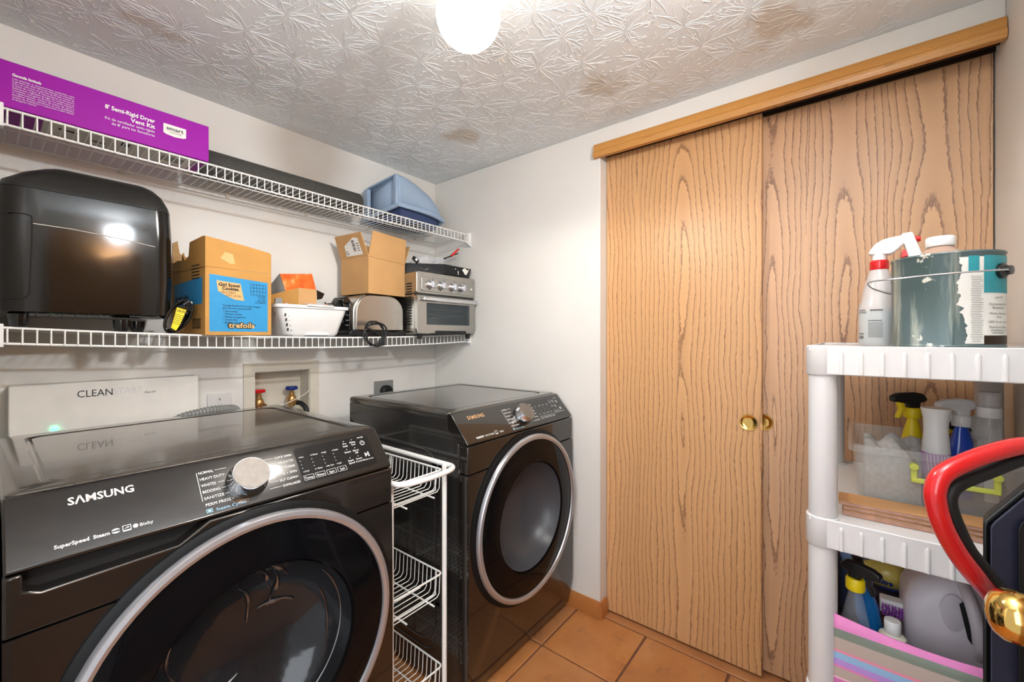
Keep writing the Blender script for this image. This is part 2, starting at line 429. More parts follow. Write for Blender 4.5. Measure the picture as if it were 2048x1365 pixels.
# ================================================================== STRUCTURE
XR, YB, YF, ZC = 1.737, 1.989, -.345, 2.222
fl = struct('floor', MB().box(-.13, 2.5, YF-.1, YB+.1, -.05, -.006), M['grout'])
gx = [1.437 + .3195*k for k in range(-5, 2)]
gy = [.984 - .3195*k for k in range(-4, 5)]
tiles = {}
for i in range(len(gx)):
    x0 = gx[i-1] if i else -.13
    x1 = gx[i] if i else gx[0]
    for j in range(len(gy)-1):
        a, b = x0+.004, x1-.004; c, d = gy[j+1]+.004, gy[j]-.004
        d = min(d, YB+.05); c = max(c, YF-.05)
        if d-c < .02 or b-a < .02: continue
        dz = random.uniform(-.0008, .0008)
        obj('tile', MB().box(a, b, c, d, -.012, dz), M['tile'], fl, loc=None, bev=.003)
obj('tile', MB().box(gx[-1]+.004, 1.93, YF, .88, -.012, 0), M['tile'], fl, bev=.003)
ce = struct('ceiling', MB().box(-.13, 2.5, YF-.1, YB+.1, ZC, ZC+.05), M['ceil'])
# stomp-brushed plaster: every brush print is a spray of thin ridges
pl = MB(); rs = random.Random(3)
def ridge(x, y, ang, L, r):
    n = 7; pts = []; a = ang
    for i in range(n+1):
        pts.append((x, y)); a += rs.uniform(-.34, .34); x += L/n*cos(a); y += L/n*sin(a)
    vs = []; fs = []
    for i, (px, py) in enumerate(pts):
        if not (.0 < px < XR and YF < py < YB): return None
        q = r * (.55 + .45*sin(pi*min(1, (i+.6)/n)))
        if i == n: q *= .5
        j = min(i, n-1); dx, dy = pts[j+1][0]-pts[j][0], pts[j+1][1]-pts[j][1]; l = math.hypot(dx, dy); nx, ny = -dy/l, dx/l
        vs += [(px+nx*q, py+ny*q, ZC+.0005), (px+nx*q*.2, py+ny*q*.2, ZC-q*.95), (px-nx*q*.5, py-ny*q*.5, ZC-q*.7), (px-nx*q, py-ny*q, ZC+.0005)]
    for i in range(n):
        for k in range(3): fs.append((4*i+k, 4*i+k+1, 4*i+4+k+1, 4*i+4+k))
    fs += [(0,1,2,3), (4*n+3,4*n+2,4*n+1,4*n)]
    pl.add(vs, fs); return pts
sp_ = .152
for i in range(0, 13):
    for j in range(0, 17):
        cx = .02 + (i + (.5 if j % 2 else 0))*sp_ + rs.uniform(-.035, .035); cy = YF + j*sp_*.98 + rs.uniform(-.035, .035)
        n = rs.randint(17, 25); a0 = rs.uniform(0, 6)
        for k in range(n):
            a = a0 + 2*pi*k/n + rs.uniform(-.14, .14); r0 = rs.uniform(.004, .02)
            p = ridge(cx + r0*cos(a), cy + r0*sin(a), a, rs.uniform(.045, .110), rs.uniform(.0008, .0015))
            if p and rs.random() < .5:
                q = p[rs.randint(2, 4)]; ridge(q[0], q[1], a + rs.choice((-.5, .5)), rs.uniform(.02, .05), rs.uniform(.0008, .0015))
        for k in range(26):
            a = rs.uniform(0, 6.28); r0 = rs.uniform(.04, .115); ridge(cx + r0*cos(a), cy + r0*sin(a), rs.uniform(0, 6.28), rs.uniform(.008, .02), rs.uniform(.0008, .0016))
obj('plaster_ridges', pl, M['ceil'], ce, kind='stuff', fix=False, ang=80)

bw = MB()
bx0, bx1, bz0, bz1 = .721, .957, .930, 1.125            # recess for the water valves
bw.box(-.13, bx0, YB, YB+.1, 0, ZC); bw.box(bx1, 2.5, YB, YB+.1, 0, ZC); bw.box(bx0, bx1, YB, YB+.1, 0, bz0); bw.box(bx0, bx1, YB, YB+.1, bz1, ZC)
struct('wall_back', bw, M['wall'])
YO = .870                                               # closet opening edge
rw = MB(); rw.prism([(YO,0),(YB,0),(YB,ZC),(YF,ZC),(YF,2.150),(YO,2.150)], 'x', XR, 1.90)
wr = struct('wall_right', rw, M['wall'], bev=.003)
struct('wall_front', MB().box(-.13, 2.5, YF-.1, YF, 0, ZC), M['wall'])
lw_ = MB(); lw_.box(-.10, .005, .95, YB, 0, ZC); lw_.box(-.10, .005, YF, -.255, 0, ZC); lw_.box(-.10, .005, -.255, .95, 2.06, ZC)  # unseen doorway widened so the hall light reaches the back wall
struct('wall_left', lw_, M['wall'])
struct('wall_closet', MB().box(2.40, 2.5, YF, YB, 0, ZC), M['wall'])
# oak header over the closet
hd = MB(); prof = [(1.737,2.088),(1.716,2.088),(1.712,2.096),(1.712,2.112),(1.717,2.118),(1.717,2.136),(1.722,2.149),(1.737,2.149)]
hd.prism(prof, 'y', YF+.002, .894)
struct('trim_1', hd, M['oaktrim'])
tk = MB(); tk.box(1.775, 1.895, YF, YO, 2.128, 2.150); tk.box(1.792, 1.797, YF, YO, 2.110, 2.13); tk.box(1.836, 1.840, YF, YO, 2.112, 2.13); tk.box(1.885, 1.895, YF, YO, 2.085, 2.13)
struct('trim_2', tk, M['bronze'])
# baseboards
bb = MB(); bp = [(0,0),(-.013,0),(-.013,.052),(-.009,.062),(-.006,.072),(0,.074)]
bb.prism([(XR+a, b) for a, b in bp], 'y', YO-.001, YB)
bb.prism([(YO-.001+a, b) for a, b in bp], 'x', XR-.013, 1.79)
struct('baseboard_right', bb, M['oakbase'])
bb = MB(); bb.prism([(YB+a, b) for a, b in bp], 'x', .005, XR-.014)
struct('baseboard_back', bb, M['oakbase'])

def pull(parent, x, y, z):
    p = MB(); p.lathe([(.0308, 0), (.0314, -.0018), (.0300, -.0034), (.0268, -.0034), (.0252, -.0022), (.014, -.0010), (.0001, -.0006)], (x, y, z), (1,0,0), 40, cap=False)
    obj('finger_pull', p, M['brass'], parent, label='round brass finger pull')
d1 = struct('door_1', MB().box(1.800, 1.832, .243, .868, .010, 2.116), M['oak1'], bev=.0012)
pull(d1, 1.7995, .286, .953)
d2 = struct('door_2', MB().box(1.842, 1.874, YF+.004, .262, .010, 2.1165), M['oak2'], bev=.0012)
pull(d2, 1.8415, .241, .953)
obj('worn_top_edge', MB().box(1.8412, 1.8425, YF+.03, .235, 2.1085, 2.1163), M['cardin'], d2, label='chipped pale top edge')
# entry door, swung open along the front wall, only its brass knob shows
d3 = struct('door_3', MB().box(.06, .82, -.251, -.214, .01, 2.04), M['oakleaf'], bev=.002)
kx, ky, kz = .760, -.150, .947
kn = MB(); kn.lathe([(.031, 0), (.031, .003), (.026, .007), (.014, .010), (.0115, .016), (.0115, .034), (.016, .037), (.024, .041), (.0295, .05), (.0305, .058), (.0285, .067), (.022, .075), (.012, .0795), (.0001, .081)], (kx, -.214, kz), (0,1,0), 40)
obj('door_knob', kn, M['brass'], d3, label='polished brass door knob')

# ================================================================== GLOBE LIGHT
gc = V((.776, .760, 2.108))
g = thing('ceiling_light', gc, 'glowing white glass globe light fixed to the textured ceiling', 'light')
obj('globe', MB().ball(gc, .083, 48, 24), M['lamp'], g)
bl = bpy.data.lights.new('globe_light', 'SPOT'); bl.energy = 14; bl.color = (1.0, .97, .91); bl.shadow_soft_size = .075; bl.spot_size = RAD(176); bl.spot_blend = .25
blo = bpy.data.objects.new('globe_light', bl); COL.objects.link(blo); blo.location = (gc.x, gc.y, gc.z - .165)
fb = MB(); fb.lathe([(.062, 0), (.062, .018), (.05, .03), (.047, .04)], (gc.x, gc.y, ZC), (0,0,-1), 40)
obj('fitter', fb, M['white'], g)

# ================================================================== WIRE SHELVES
def zlow(X):
    s = max(0, min(1, (X-.03)/1.69)); return 1.302 - .011*s - .022*4*s*(1-s)
def zup(X): return 1.866 - .006*(X/1.72)
def wire_shelf(zf, label, lab_braces):
    root = thing('wire_shelf', (.87, 1.84, zf(.87)), label, 'shelf')
    yf, yb = 1.690, 1.982; xs = [.03 + 1.69*i/30 for i in range(31)]
    def rail(nm, y, dz, r): obj(nm, MB().tube([(x, y, zf(x)+dz) for x in xs], r, 8), M['white'], root)
    rail('front_rail', yf, 0, .0034); rail('lower_front_rail', yf, -.041, .0034); rail('rear_rail', yb, -.0035, .003); rail('middle_rail', 1.84, -.0045, .0028)
    n = 66
    for i in range(n+1):
        x = .036 + 1.678*i/n; z = zf(x)
        obj('deck_wire', MB().tube([(x, yb, z+.0005), (x, yf-.002, z+.0015), (x, yf-.0035, z-.001), (x, yf-.0035, z-.043)], .0020, 6), M['white'], root)
    for x0, x1 in ((.0055, .030), (1.712, 1.7365)):
        z = zf((x0+x1)/2); b = MB(); b.box(x0, x1, yf-.014, yf+.016, z-.050, z+.010)
        xa, xb = (x0, x0+.004) if x0 < .5 else (x1-.004, x1)
        b.box(xa, xb, yf-.014, yf+.05, z-.062, z+.014)
        obj('end_bracket', b, M['whitep'], root, bev=.002)
    for x in (.30, .62, .94, 1.26, 1.58):
        z = zf(x); b = MB(); b.box(x-.007, x+.007, YB-.012, YB-.0005, z-.014, z+.004)
        obj('wall_clip', b, M['ivory'], root, bev=.002)
    for x in lab_braces:
        z = zf(x); b = MB(); b.prism([(yf+.006, z-.012), (yf+.006, z-.026), (YB-.001, z-.24), (YB-.001, z-.21)], 'x', x-.006, x+.006)
        obj('support_brace', b, M['whitep'], root, bev=.002)
    return root
up = wire_shelf(zup, 'upper white wire shelf holding the purple box and black roll', [])
lo = wire_shelf(zlow, 'lower white wire shelf holding the fryer, toaster and oven', [])
# triangular end gusset under the upper shelf at the closet side
b = MB(); b.prism([(1.690, 1.814), (1.7365, 1.814), (1.7365, 1.792), (1.722, 1.796)], 'y', 1.676, 1.684)
obj('gusset', b, M['whitep'], up, bev=.001)

# ================================================================== PURPLE BOX
pz0, pz1 = 1.8705, 1.990
pb = thing('vent_kit_box', (.245, 1.75, pz0), 'purple printed cardboard box with white lettering on the upper wire shelf', 'box')
obj('carton', MB().box(.012, .472, 1.686, 1.830, pz0, pz1), M['purple'], pb, bev=.0015)
obj('underside_panel', MB().box(.10, .44, 1.70, 1.815, pz0-.0008, pz0+.0002), M['paper'], pb, label='pale printed panel under the box')
L = MB(); fn = plane((0, 1.6852, 0), (1,0,0), (0,0,1))
letter(L, fn, "8' Semi-Rigid Dryer", .33, 1.945, .0165, bold=.00045, align='RIGHT', fit=.113)
letter(L, fn, "Vent Kit", .33, 1.927, .0165, bold=.00045, align='RIGHT')
letter(L, fn, "Kit de ventilador semi-rígido", .33, 1.914, .0112, align='RIGHT', fit=.112)
letter(L, fn, "de 8' para las Secadoras", .33, 1.902, .0112, align='RIGHT', fit=.098)
letter(L, fn, "Garantía limitada", .044, 1.954, .0098, bold=.0003, fit=.05)
para = ["Las piezas y accesorios cuentan con", "la garantía de estar libres de defectos de material y", "mano de obra por un período de 90 días a partir de", "la fecha de compra. Si este producto se encuentra", "defectuoso, regréselo al lugar de compra para su",
        "reemplazo. Los gastos de envío no están incluidos,", "ni reparaciones, costos de mano de obra o", "posibles daños, tampoco el uso indebido,", "costos de instalación o reparación y fallas debido", "al desgaste natural."]
for i, s_ in enumerate(para): letter(L, fn, s_, .044, 1.9455 - .0059*i, .0055, fit=.111 if i < 9 else .042)
obj('lettering', L, M['letter'], pb, fix=False)
lb = MB(); P0 = [(.351,1.955),(.409,1.955),(.409,1.926),(.402,1.9225),(.38,1.9195),(.358,1.9225),(.351,1.926)]
lb.prism(P0, 'y', 1.6848, 1.6858); ol = obj('badge', lb, M['paper'], pb)
L = MB(); fn2 = plane((0, 1.6844, 0), (1,0,0), (0,0,1))
letter(L, fn2, "smart", .380, 1.9375, .0172, bold=.0003, align='CENTER', fit=.044)
letter(L, fn2, "CHOICE", .381, 1.929, .007, align='CENTER', fit=.032)
obj('badge_lettering', L, M['ink'], ol, fix=False)
L = MB(); fd = plane((0, 0, pz0-.0011), (1,0,0), (0,1,0))
bars(L, fd, .36, .42, 1.74, .008, 3, -.016); bars(L, fd, .13, .17, 1.74, .014); bars(L, fd, .20, .23, 1.77, .01); bars(L, fd, .26, .28, 1.72, .03)
obj('underside_print', L, M['ink'], pb, fix=False)

# ================================================================== FOAM ROLL
fr_ = thing('foam_roll', (.8, 1.855, 1.868), 'long black foam roll lying behind the purple box on the upper shelf', 'roll')
rc = 1.868+.055
rl = MB(); rl.lathe([(.030, 0), (.052, 0), (.055, .004), (.055, .656), (.052, .660), (.030, .660), (.028, .62)], (.478, 1.872, rc), (1,0,0), 40, cap=False)
obj('sleeve', rl, M['foam'], fr_)
sp2 = MB(); sp2.tube([(1.1385, 1.872 + (.028+.0009*k)*cos(k*.55), rc + (.028+.0009*k)*sin(k*.55)) for k in range(26)], .0016, 6)
obj('spiral_edge', sp2, M['rubber'], fr_)

# ================================================================== BLUE HOOD
hz = 1.8675
hb = thing('plastic_hood', (1.4, 1.84, hz), 'pale blue plastic hood resting open side down at the shelf end', 'hood')
H = MB(); rings = []
tilt = lambda y: .054*max(0, min(1, (1.962-y)/.232))
def arch(t, n=30, yc=1.842, skew=.22):
    X = 1.272 + .32*t; k = max(0, (t-.12)/.88)
    h = .150*(1-k**3.0)**.75 + .010; wd = .117*(1-.30*k**3); ex = .16 + .34*min(1, k*2.2)
    out = []
    for q in range(n+1):
        a = pi*q/n; c_, s_ = cos(a), sin(a)
        y = yc - wd*math.copysign(abs(c_)**ex, c_)*(1 - .08*s_)
        z = hz+.012 + tilt(y) + h*abs(s_)**ex
        out.append(V((X - skew*(y-1.73)*(1-t), y, z)))
    return out
rings = [arch(i/40) for i in range(41)]
n = len(rings[0]); H.add([p for r in rings for p in r], [(i*n+k, i*n+k+1, (i+1)*n+k+1, (i+1)*n+k) for i in range(len(rings)-1) for k in range(n-1)])
obj('shell', H, M['hood'], hb, solid=.004, ang=70)
n = len(rings[0]); Fp = MB(); Fp.add([p + V((.018,0,0)) for p in rings[0]], [tuple(range(n))]); obj('end_panel', Fp, M['hood'], hb, solid=.004)
for a_, b_ in ((0, .03), (.19, .235)):
    q = MB()
    y0, y1 = 1.728 + a_*.96, 1.728 + b_*.96
    for (ya, yb_) in ((y0, y1),):
        xk = 1.272 - .22*((ya+yb_)/2-1.73)
        q.box(xk-.010, xk+.012, ya, yb_, hz+.012+tilt((ya+yb_)/2), hz+.162+tilt((ya+yb_)/2))
    obj('pilaster', q, M['hood'], hb, bev=.006)
R_ = MB(); base = [r[0] for r in rings[::4]] + [V((1.597,1.80,0)), V((1.60,1.842,0)), V((1.597,1.88,0))] + [r[-1] for r in rings[::-4]]
cen = V((1.42, 1.842, 0)); outp = []
for p in base:
    d_ = (V((p.x, p.y, 0)) - cen); outp.append(V((p.x, p.y, 0)) + d_.normalized()*.010)
nb = len(base); vs = []
for zz, lst in ((hz, outp), (hz+.022, outp)): vs += [V((p.x, p.y, zz+tilt(p.y))) for p in lst]
inn = [V((p.x, p.y, 0)) - (V((p.x, p.y, 0))-cen).normalized()*.006 for p in base]
vs += [V((p.x, p.y, hz+.022+tilt(p.y))) for p in inn] + [V((p.x, p.y, hz+tilt(p.y))) for p in inn]
fs = []
for k in range(nb):
    k2 = (k+1) % nb
    fs += [(k, k2, nb+k2, nb+k), (nb+k, nb+k2, 2*nb+k2, 2*nb+k), (2*nb+k, 2*nb+k2, 3*nb+k2, 3*nb+k), (3*nb+k, 3*nb+k2, k2, k)]
R_.add(vs, fs); obj('rim', R_, M['hood'], hb, bev=.002)
obj('inner_lining', MB().add([V((p.x, p.y, hz+.014+tilt(p.y))) for p in inn], [tuple(range(nb))]), M['hoodin'], hb, label='darker blue inside of the hood')
T = MB(); T.loft([[V((cen.x+(p.x-cen.x)*.80, cen.y+(p.y-cen.y)*.80, hz)) for p in inn], [V((cen.x+(p.x-cen.x)*.9, cen.y+(p.y-cen.y)*.9, hz+.013+tilt(cen.y+(p.y-cen.y)*.9))) for p in inn]]); obj('inner_tray', T, M['hoodin'], hb, label='dark blue tray inside the hood')

# ================================================================== FRYER
fz = 1.3035
fy = thing('air_fryer', (.19, 1.8, fz), 'large glossy black countertop fryer with rounded lid on the lower wire shelf', 'fryer')
def rsec(z, x0, x1, y0, y1, r, n=6):
    return [V((x, y, z)) for x, y in rrect(x0, x1, y0, y1, r, n)]
B = MB(); B.loft([rsec(1.336,.032,.362,1.69,1.955,.04), rsec(1.345,.020,.374,1.678,1.965,.045), rsec(1.45,.017,.379,1.676,1.968,.045), rsec(1.60,.017,.378,1.677,1.968,.045), rsec(1.672,.020,.375,1.682,1.966,.045)])
obj('body', B, M['fryer'], fy, ang=50)
B = MB(); B.loft([rsec(1.673,.020,.375,1.682,1.966,.045), rsec(1.692,.026,.371,1.686,1.962,.045), rsec(1.724,.064,.358,1.704,1.955,.04), rsec(1.744,.098,.340,1.720,1.945,.035), rsec(1.753,.116,.325,1.736,1.935,.03)])
obj('lid', B, M['fryerlid'], fy, ang=50)
sm = MB(); sm.tube([(.078,1.6765,1.578),(.15,1.6762,1.577),(.25,1.6762,1.568),(.325,1.6765,1.558),(.352,1.684,1.554)], .0012, 6)
obj('seam', sm, M['lettersilver'], fy)
pn = [(.0235,1.598)]
fp = MB(); pth = [V((.022,1.6775,1.600)), V((.062,1.6765,1.600)), V((.072,1.6760,1.597)), V((.0775,1.6758,1.588)), V((.076,1.6758,1.50)), V((.073,1.6758,1.40)), V((.070,1.6758,1.388)), V((.062,1.6762,1.380)), V((.022,1.678,1.378))]
fp.tube(smooth_path(pth, 4), .0016, 6); obj('panel_groove', fp, M['dark'], fy)
for i in range(22):
    x = .085 + i*.0115; v_ = MB(); v_.box(x, x+.007, 1.684, 1.694, 1.340, 1.352); obj('vent_slot', v_, M['gloss'], fy)
for x, y in ((.055,1.70),(.255,1.70),(.298,1.745),(.06,1.94)):
    q = MB(); q.lathe([(.015, 0), (.018, .012), (.020, .034)], (x, y, zlow(x)+.0045), (0,0,1), 20); obj('foot', q, M['gloss'], fy)

# power cord bundled beside the fryer
cz = zlow(.40)
pc = thing('bundled_cord', (.39, 1.70, cz), 'bundled black power cord with yellow caution tag beside the blue cookie carton', 'cord')
cb = MB()
for k in range(4):
    c0 = V((.392, 1.695 + .010*k, cz+.060)); u_ = V((cos(RAD(62)), 0, sin(RAD(62)))); w_ = V((-sin(RAD(62)), 0, cos(RAD(62))))
    cb.tube([c0 + u_*((.058-.003*k)*cos(a)) + w_*((.028-.002*k)*sin(a)) + V((0, .004*sin(2*a), 0)) for a in [2*pi*i/28 for i in range(28)]], .0042, 8, closed=True)
obj('cord_loops', cb, M['gloss'], pc)
tgp = [at(354,615,Y=1.683), at(373,621,Y=1.683), at(360,650,Y=1.683), at(352,662,Y=1.683), at(342,656,Y=1.683)]
tg = MB(); tg.prism([(p.x, p.z) for p in tgp], 'y', 1.6825, 1.6840); tgo = obj('caution_tag', tg, M['yellow'], pc, label='yellow caution tag')
L = MB(); o_ = tgp[0]; dx = (tgp[1]-tgp[0]).normalized(); dz = (tgp[2]-tgp[1]).normalized()
fn = plane(V((o_.x, 1.682, o_.z)), (dx.x,0,dx.z), (-dz.x,0,-dz.z))
letter(L, fn, "CAUTION", .003, -.012, .011, fit=.030, bold=.0003); bars(L, fn, .003, .031, -.022, .0012, 6, .006)
obj('tag_print', L, M['ink'], tgo, fix=False)

# ================================================================== COOKIE CARTON
ckz = zlow(.55)+.0045
ck = thing('cookie_carton', (.56, 1.8, ckz), 'opened cardboard cookie carton with blue printed panels on the lower shelf', 'box')
Q = lambda p, z: V((p[0], p[1], z))
fl_, fr2, br_, bl_ = (.455,1.662), (.672,1.694), (.640,1.952), (.426,1.925)
ht = 1.513
def slab(mb, a, b, z0a, z1a, z0b=None, z1b=None, th=.004, nrm=None, tops=None):
    a, b = V((a[0],a[1],0)), V((b[0],b[1],0)); d_ = (b-a).normalized(); n_ = V((-d_.y, d_.x, 0))*th
    z0b = z0a if z0b is None else z0b; z1b = z1a if z1b is None else z1b
    pts = [(a, z0a), (b, z0b)] + ([(a+(b-a)*t, z) for t, z in tops] if tops else [(b, z1b), (a, z1a)])
    k = len(pts); vs = [V((p.x, p.y, z)) for p, z in pts] + [V((p.x+n_.x, p.y+n_.y, z)) for p, z in pts]
    mb.add(vs, [tuple(range(k))[::-1], tuple(range(k, 2*k))] + [(i, (i+1)%k, k+(i+1)%k, k+i) for i in range(k)])
c_ = MB(); slab(c_, fl_, fr2, ckz, ht); slab(c_, fr2, br_, ckz, ht); slab(c_, br_, bl_, ckz, ht); slab(c_, bl_, fl_, ckz, ht)
c_.add([Q(p, ckz) for p in (fl_, fr2, br_, bl_)] + [Q(p, ckz+.004) for p in (fl_, fr2, br_, bl_)], [(0,1,2,3), (4,5,6,7)])
obj('carton', c_, M['card2'], ck)
c_ = MB(); slab(c_, fl_, fr2, ht+.001, 0, tops=[(1, 1.586), (.98, 1.592), (.6, 1.603), (.3, 1.609), (.02, 1.614), (0, 1.606)]); obj('front_flap', c_, M['card2'], ck)
c_ = MB(); slab(c_, bl_, fl_, ht-.004, 0, tops=[(1, 1.614), (.93, 1.616), (.55, 1.606), (.52, 1.56), (.40, 1.545), (.34, 1.575), (.30, 1.548), (.18, 1.552), (.05, 1.545), (0, 1.55)]); obj('torn_side_flap', c_, M['card2'], ck, label='torn side flap with dark print')
c_ = MB(); slab(c_, br_, bl_, ht+.001, 0, tops=[(1, 1.62), (.93, 1.63), (.9, 1.585), (.8, 1.575), (.5, 1.58), (0, 1.57)]); obj('rear_flap', c_, M['cardin'], ck)
fdx = (V((fr2[0],fr2[1],0))-V((fl_[0],fl_[1],0))); fw = fdx.length; fdx.normalize(); fnn = V((fdx.y, -fdx.x, 0))
sdx = (V((fl_[0],fl_[1],0))-V((bl_[0],bl_[1],0))); sw = sdx.length; sdx.normalize(); snn = V((sdx.y, -sdx.x, 0))
def onface(o, d_, n_, off): return lambda x, y: V((o[0], o[1], 0)) + d_*x + n_*off + V((0,0,ckz+y))
def patch(fn, poly): return MB().add([fn(x, y) for x, y in poly], [tuple(range(len(poly)))])
fA = onface(fl_, fdx, fnn, .0006); fB = onface(fl_, fdx, fnn, .0012); fC = onface(fl_, fdx, fnn, .0018); fD = onface(fl_, fdx, fnn, .0024)
bp_ = obj('blue_panel', patch(fA, [(.012,.012),(.206,.012),(.206,.195),(.012,.205)]), M['blueprint'], ck, fix=False, label='blue printed front panel')
obj('badge', patch(fB, [(.033,.186),(.110,.181),(.122,.122),(.092,.124),(.068,.133),(.045,.146),(.038,.150)]), M['tan'], bp_, fix=False)
L = MB()
letter(L, fC, "Girl Scout", .073, .168, .0155, bold=.0006, align='CENTER', fit=.069)
letter(L, fC, "Cookies.", .078, .1555, .0155, bold=.0006, align='CENTER', fit=.056)
letter(L, fC, "PROCEEDS", .047, .1435, .011, fit=.045); letter(L, fC, "STAY LOCAL", .062, .133, .011, fit=.05)
for i, s_ in enumerate(["Through the Girl Scout Cookie Program,", "girls learn five essential skills:"]): letter(L, fC, s_, .052, .100-.0092*i, .0082, fit=.128 if i == 0 else .096)
for i, s_ in enumerate(["Goal setting", "Decision making", "Money management", "People skills", "Business ethics"]):
    letter(L, fC, s_, .059, .080-.0098*i, .0082); L.add([fC(.052,.083-.0098*i), fC(.0535,.080-.0098*i), fC(.0575,.087-.0098*i), fC(.0535,.0815-.0098*i)], [(0,1,2,3)])
gx0, gx1, gy0, gy1 = .144, .198, .146, .184
for t in [i/5 for i in range(6)]: x = gx0+(gx1-gx0)*t; bars(L, fC, x-.0004, x+.0004, gy0, gy1-gy0)
for t in [i/3 for i in range(4)]: y = gy0+(gy1-gy0)*t; bars(L, fC, gx0, gx1, y-.0004, .0008)
for i, s_ in enumerate(["12 Packages", "of cookies", "Net weight", "12.07 kg/PK/02"]): letter(L, fC, s_, .198, .139-.0075*i, .0065, align='RIGHT')
letter(L, fB, "trefoils", .1145, .025, .026, bold=.0028, align='CENTER', fit=.095)
obj('lettering', L, M['ink'], ck, fix=False)
L = MB(); letter(L, fD, "trefoils", .1145, .025, .026, bold=.0006, align='CENTER', fit=.087)
obj('flavour_lettering', L, M['tan'], ck, fix=False, label='tan flavour name')
tp = obj('tape_mark', patch(fB, [(.045,.262),(.06,.286),(.085,.282),(.092,.25),(.075,.247)]), M['tan'], ck, fix=False)
s1 = onface(bl_, sdx, snn, .0006); s2 = onface(bl_, sdx, snn, .0012)
obj('blue_side_panel', patch(s1, [(.02,.10),(sw-.02,.105),(sw-.02,.195),(.02,.18)]), M['blueprint'], ck, fix=False, label='blue printed side panel')
L = MB(); letter(L, s2, "trefoils", .03, .12, .03, bold=.001, fit=.11); bars(L, s2, .17, .235, .022, .003); bars(L, s2, .17, .235, .052, .003)
for i in range(9): bars(L, s2, .172+i*.007, .175+i*.007, .025, .026)
bars(L, s2, .165, .225, .235, .004, 5, .011)
obj('side_print', L, M['ink'], ck, fix=False)

# ================================================================== WHITE BASKET
bz = zlow(.84)+.0045
bk = thing('storage_basket', (.84, 1.8, bz), 'white plastic basket with slotted ends full of small oddments', 'basket')
B = MB(); ro = lambda z, x0, x1, y0, y1, r=.03: rsec(z, x0, x1, y0, y1, r)
zt = 1.405
B.loft([ro(bz,.735,.945,1.715,1.93), ro(bz+.012,.726,.952,1.703,1.938), ro(zt-.012,.698,.985,1.690,1.955), ro(zt-.012,.690,.993,1.684,1.963), ro(zt,.690,.993,1.684,1.963), ro(zt,.700,.983,1.692,1.953), ro(bz+.012,.730,.948,1.708,1.934)], cap=True)
obj('tub', B, M['basket'], bk, ang=40)
B = MB(); B.prism([(.80,zt-.004),(.915,zt-.006),(.912,zt+.002),(.803,zt+.004)], 'y', 1.676, 1.684); obj('handle_lip', B, M['basket'], bk, bev=.002)
for i in range(4):
    for j in range(3):
        z = bz + .022 + i*.019; t_ = (z-bz)/(zt-bz); x = .735 - .028*t_ + j*.0125 + .004; y = 1.7075 - .016*t_
        obj('slot', MB().box(x, x+.005, y-.003-.004*(2-j)*0, y+.004, z, z+.011), M['holes'], bk)
fp_ = MB(); fp_.prism([(.80,bz+.006),(.905,bz+.006),(.892,bz+.016),(.812,bz+.016)], 'y', 1.699, 1.703); obj('foot_relief', fp_, M['basket'], bk)
# contents
og = thing('photo_box', (.80, 1.84, 1.42), 'box with orange flame picture on its sloping lid inside the white basket', 'box')
a_, b_, c2, d_ = at(560,548,Y=1.88), at(624,548,Y=1.88), at(633,583,Y=1.80), at(574,592,Y=1.80)
e1, e2 = at(541,570,Y=1.93), at(545,606,Y=1.90)
T = MB(); th = V((0,.006,-.006)); T.add([a_, b_, c2, d_] + [p+th for p in (a_, b_, c2, d_)], [(0,1,2,3),(7,6,5,4),(0,4,5,1),(1,5,6,2),(2,6,7,3),(3,7,4,0)]); obj('lid', T, M['orange'], og)
T = MB(); low = V((0,0,-.09)); T.add([a_+V((-.003,0,0)), d_+V((-.003,0,0)), d_+low, e1+low, e1, b_+V((.002,.004,-.002)), c2+V((.002,.004,-.002)), c2+low, b_+low+V((0,.05,0))], [(0,1,2,3,4), (5,6,7,8), (2,3,8,7)]); obj('case', T, M['grey'], og, solid=.002)
sb = thing('small_carton', (.86, 1.76, 1.40), 'small opened brown carton poking out of the white basket', 'box')
T = MB(); x0, x1 = at(597,600,Y=1.725).x, at(633,600,Y=1.725).x
zf0, zf1 = 1.335, at(610,577,Y=1.725).z
T.prism([(x0,zf0),(x1,zf0),(x1,zf1-.002),(x0,zf1)], 'y', 1.725, 1.728); obj('front', T, M['card'], sb)
T = MB(); T.add([(x0,1.726,zf0),(x0,1.726,zf1),(x0-.075,1.80,zf1-.03),(x0-.075,1.80,zf0),(x0+.003,1.726,zf0),(x0+.003,1.726,zf1),(x0-.072,1.80,zf1-.03),(x0-.072,1.80,zf0)], [(0,1,2,3),(7,6,5,4),(0,4,5,1),(1,5,6,2),(2,6,7,3),(3,7,4,0)]); obj('side_flap', T, M['card2'], sb)
T = MB(); q = [at(633,580,Y=1.73), at(649,588,Y=1.80), at(644,598,Y=1.80), at(634,600,Y=1.73)]; T.add(q+[p+V((.002,.004,0)) for p in q], [(0,1,2,3),(7,6,5,4),(0,4,5,1),(1,5,6,2),(2,6,7,3),(3,7,4,0)]); obj('dark_flap', T, M['bronze'], sb, label='dark brown flap')
gp = thing('glass_lid', (.85, 1.74, zt), 'flat clear glass dish lying across the white basket rim', 'dish')
T = MB(); T.box(.795, .915, 1.690, 1.80, zt+.003, zt+.009); obj('plate', T, M['clear'], gp, bev=.002)
ad = thing('black_adapter', (.96, 1.80, 1.40), 'small black plug adapter at the right end of the basket', 'adapter')
T = MB(); T.box(.935, .965, 1.76, 1.80, 1.395, 1.425); T.box(.965, .990, 1.77, 1.79, 1.405, 1.432); obj('casing', T, M['black'], ad, bev=.004)
T = MB(); T.tube(smooth_path([(.93,1.77,1.41),(.915,1.76,1.425),(.925,1.75,1.41),(.94,1.745,1.412)], 5), .003, 8); obj('cable', T, M['black'], ad)
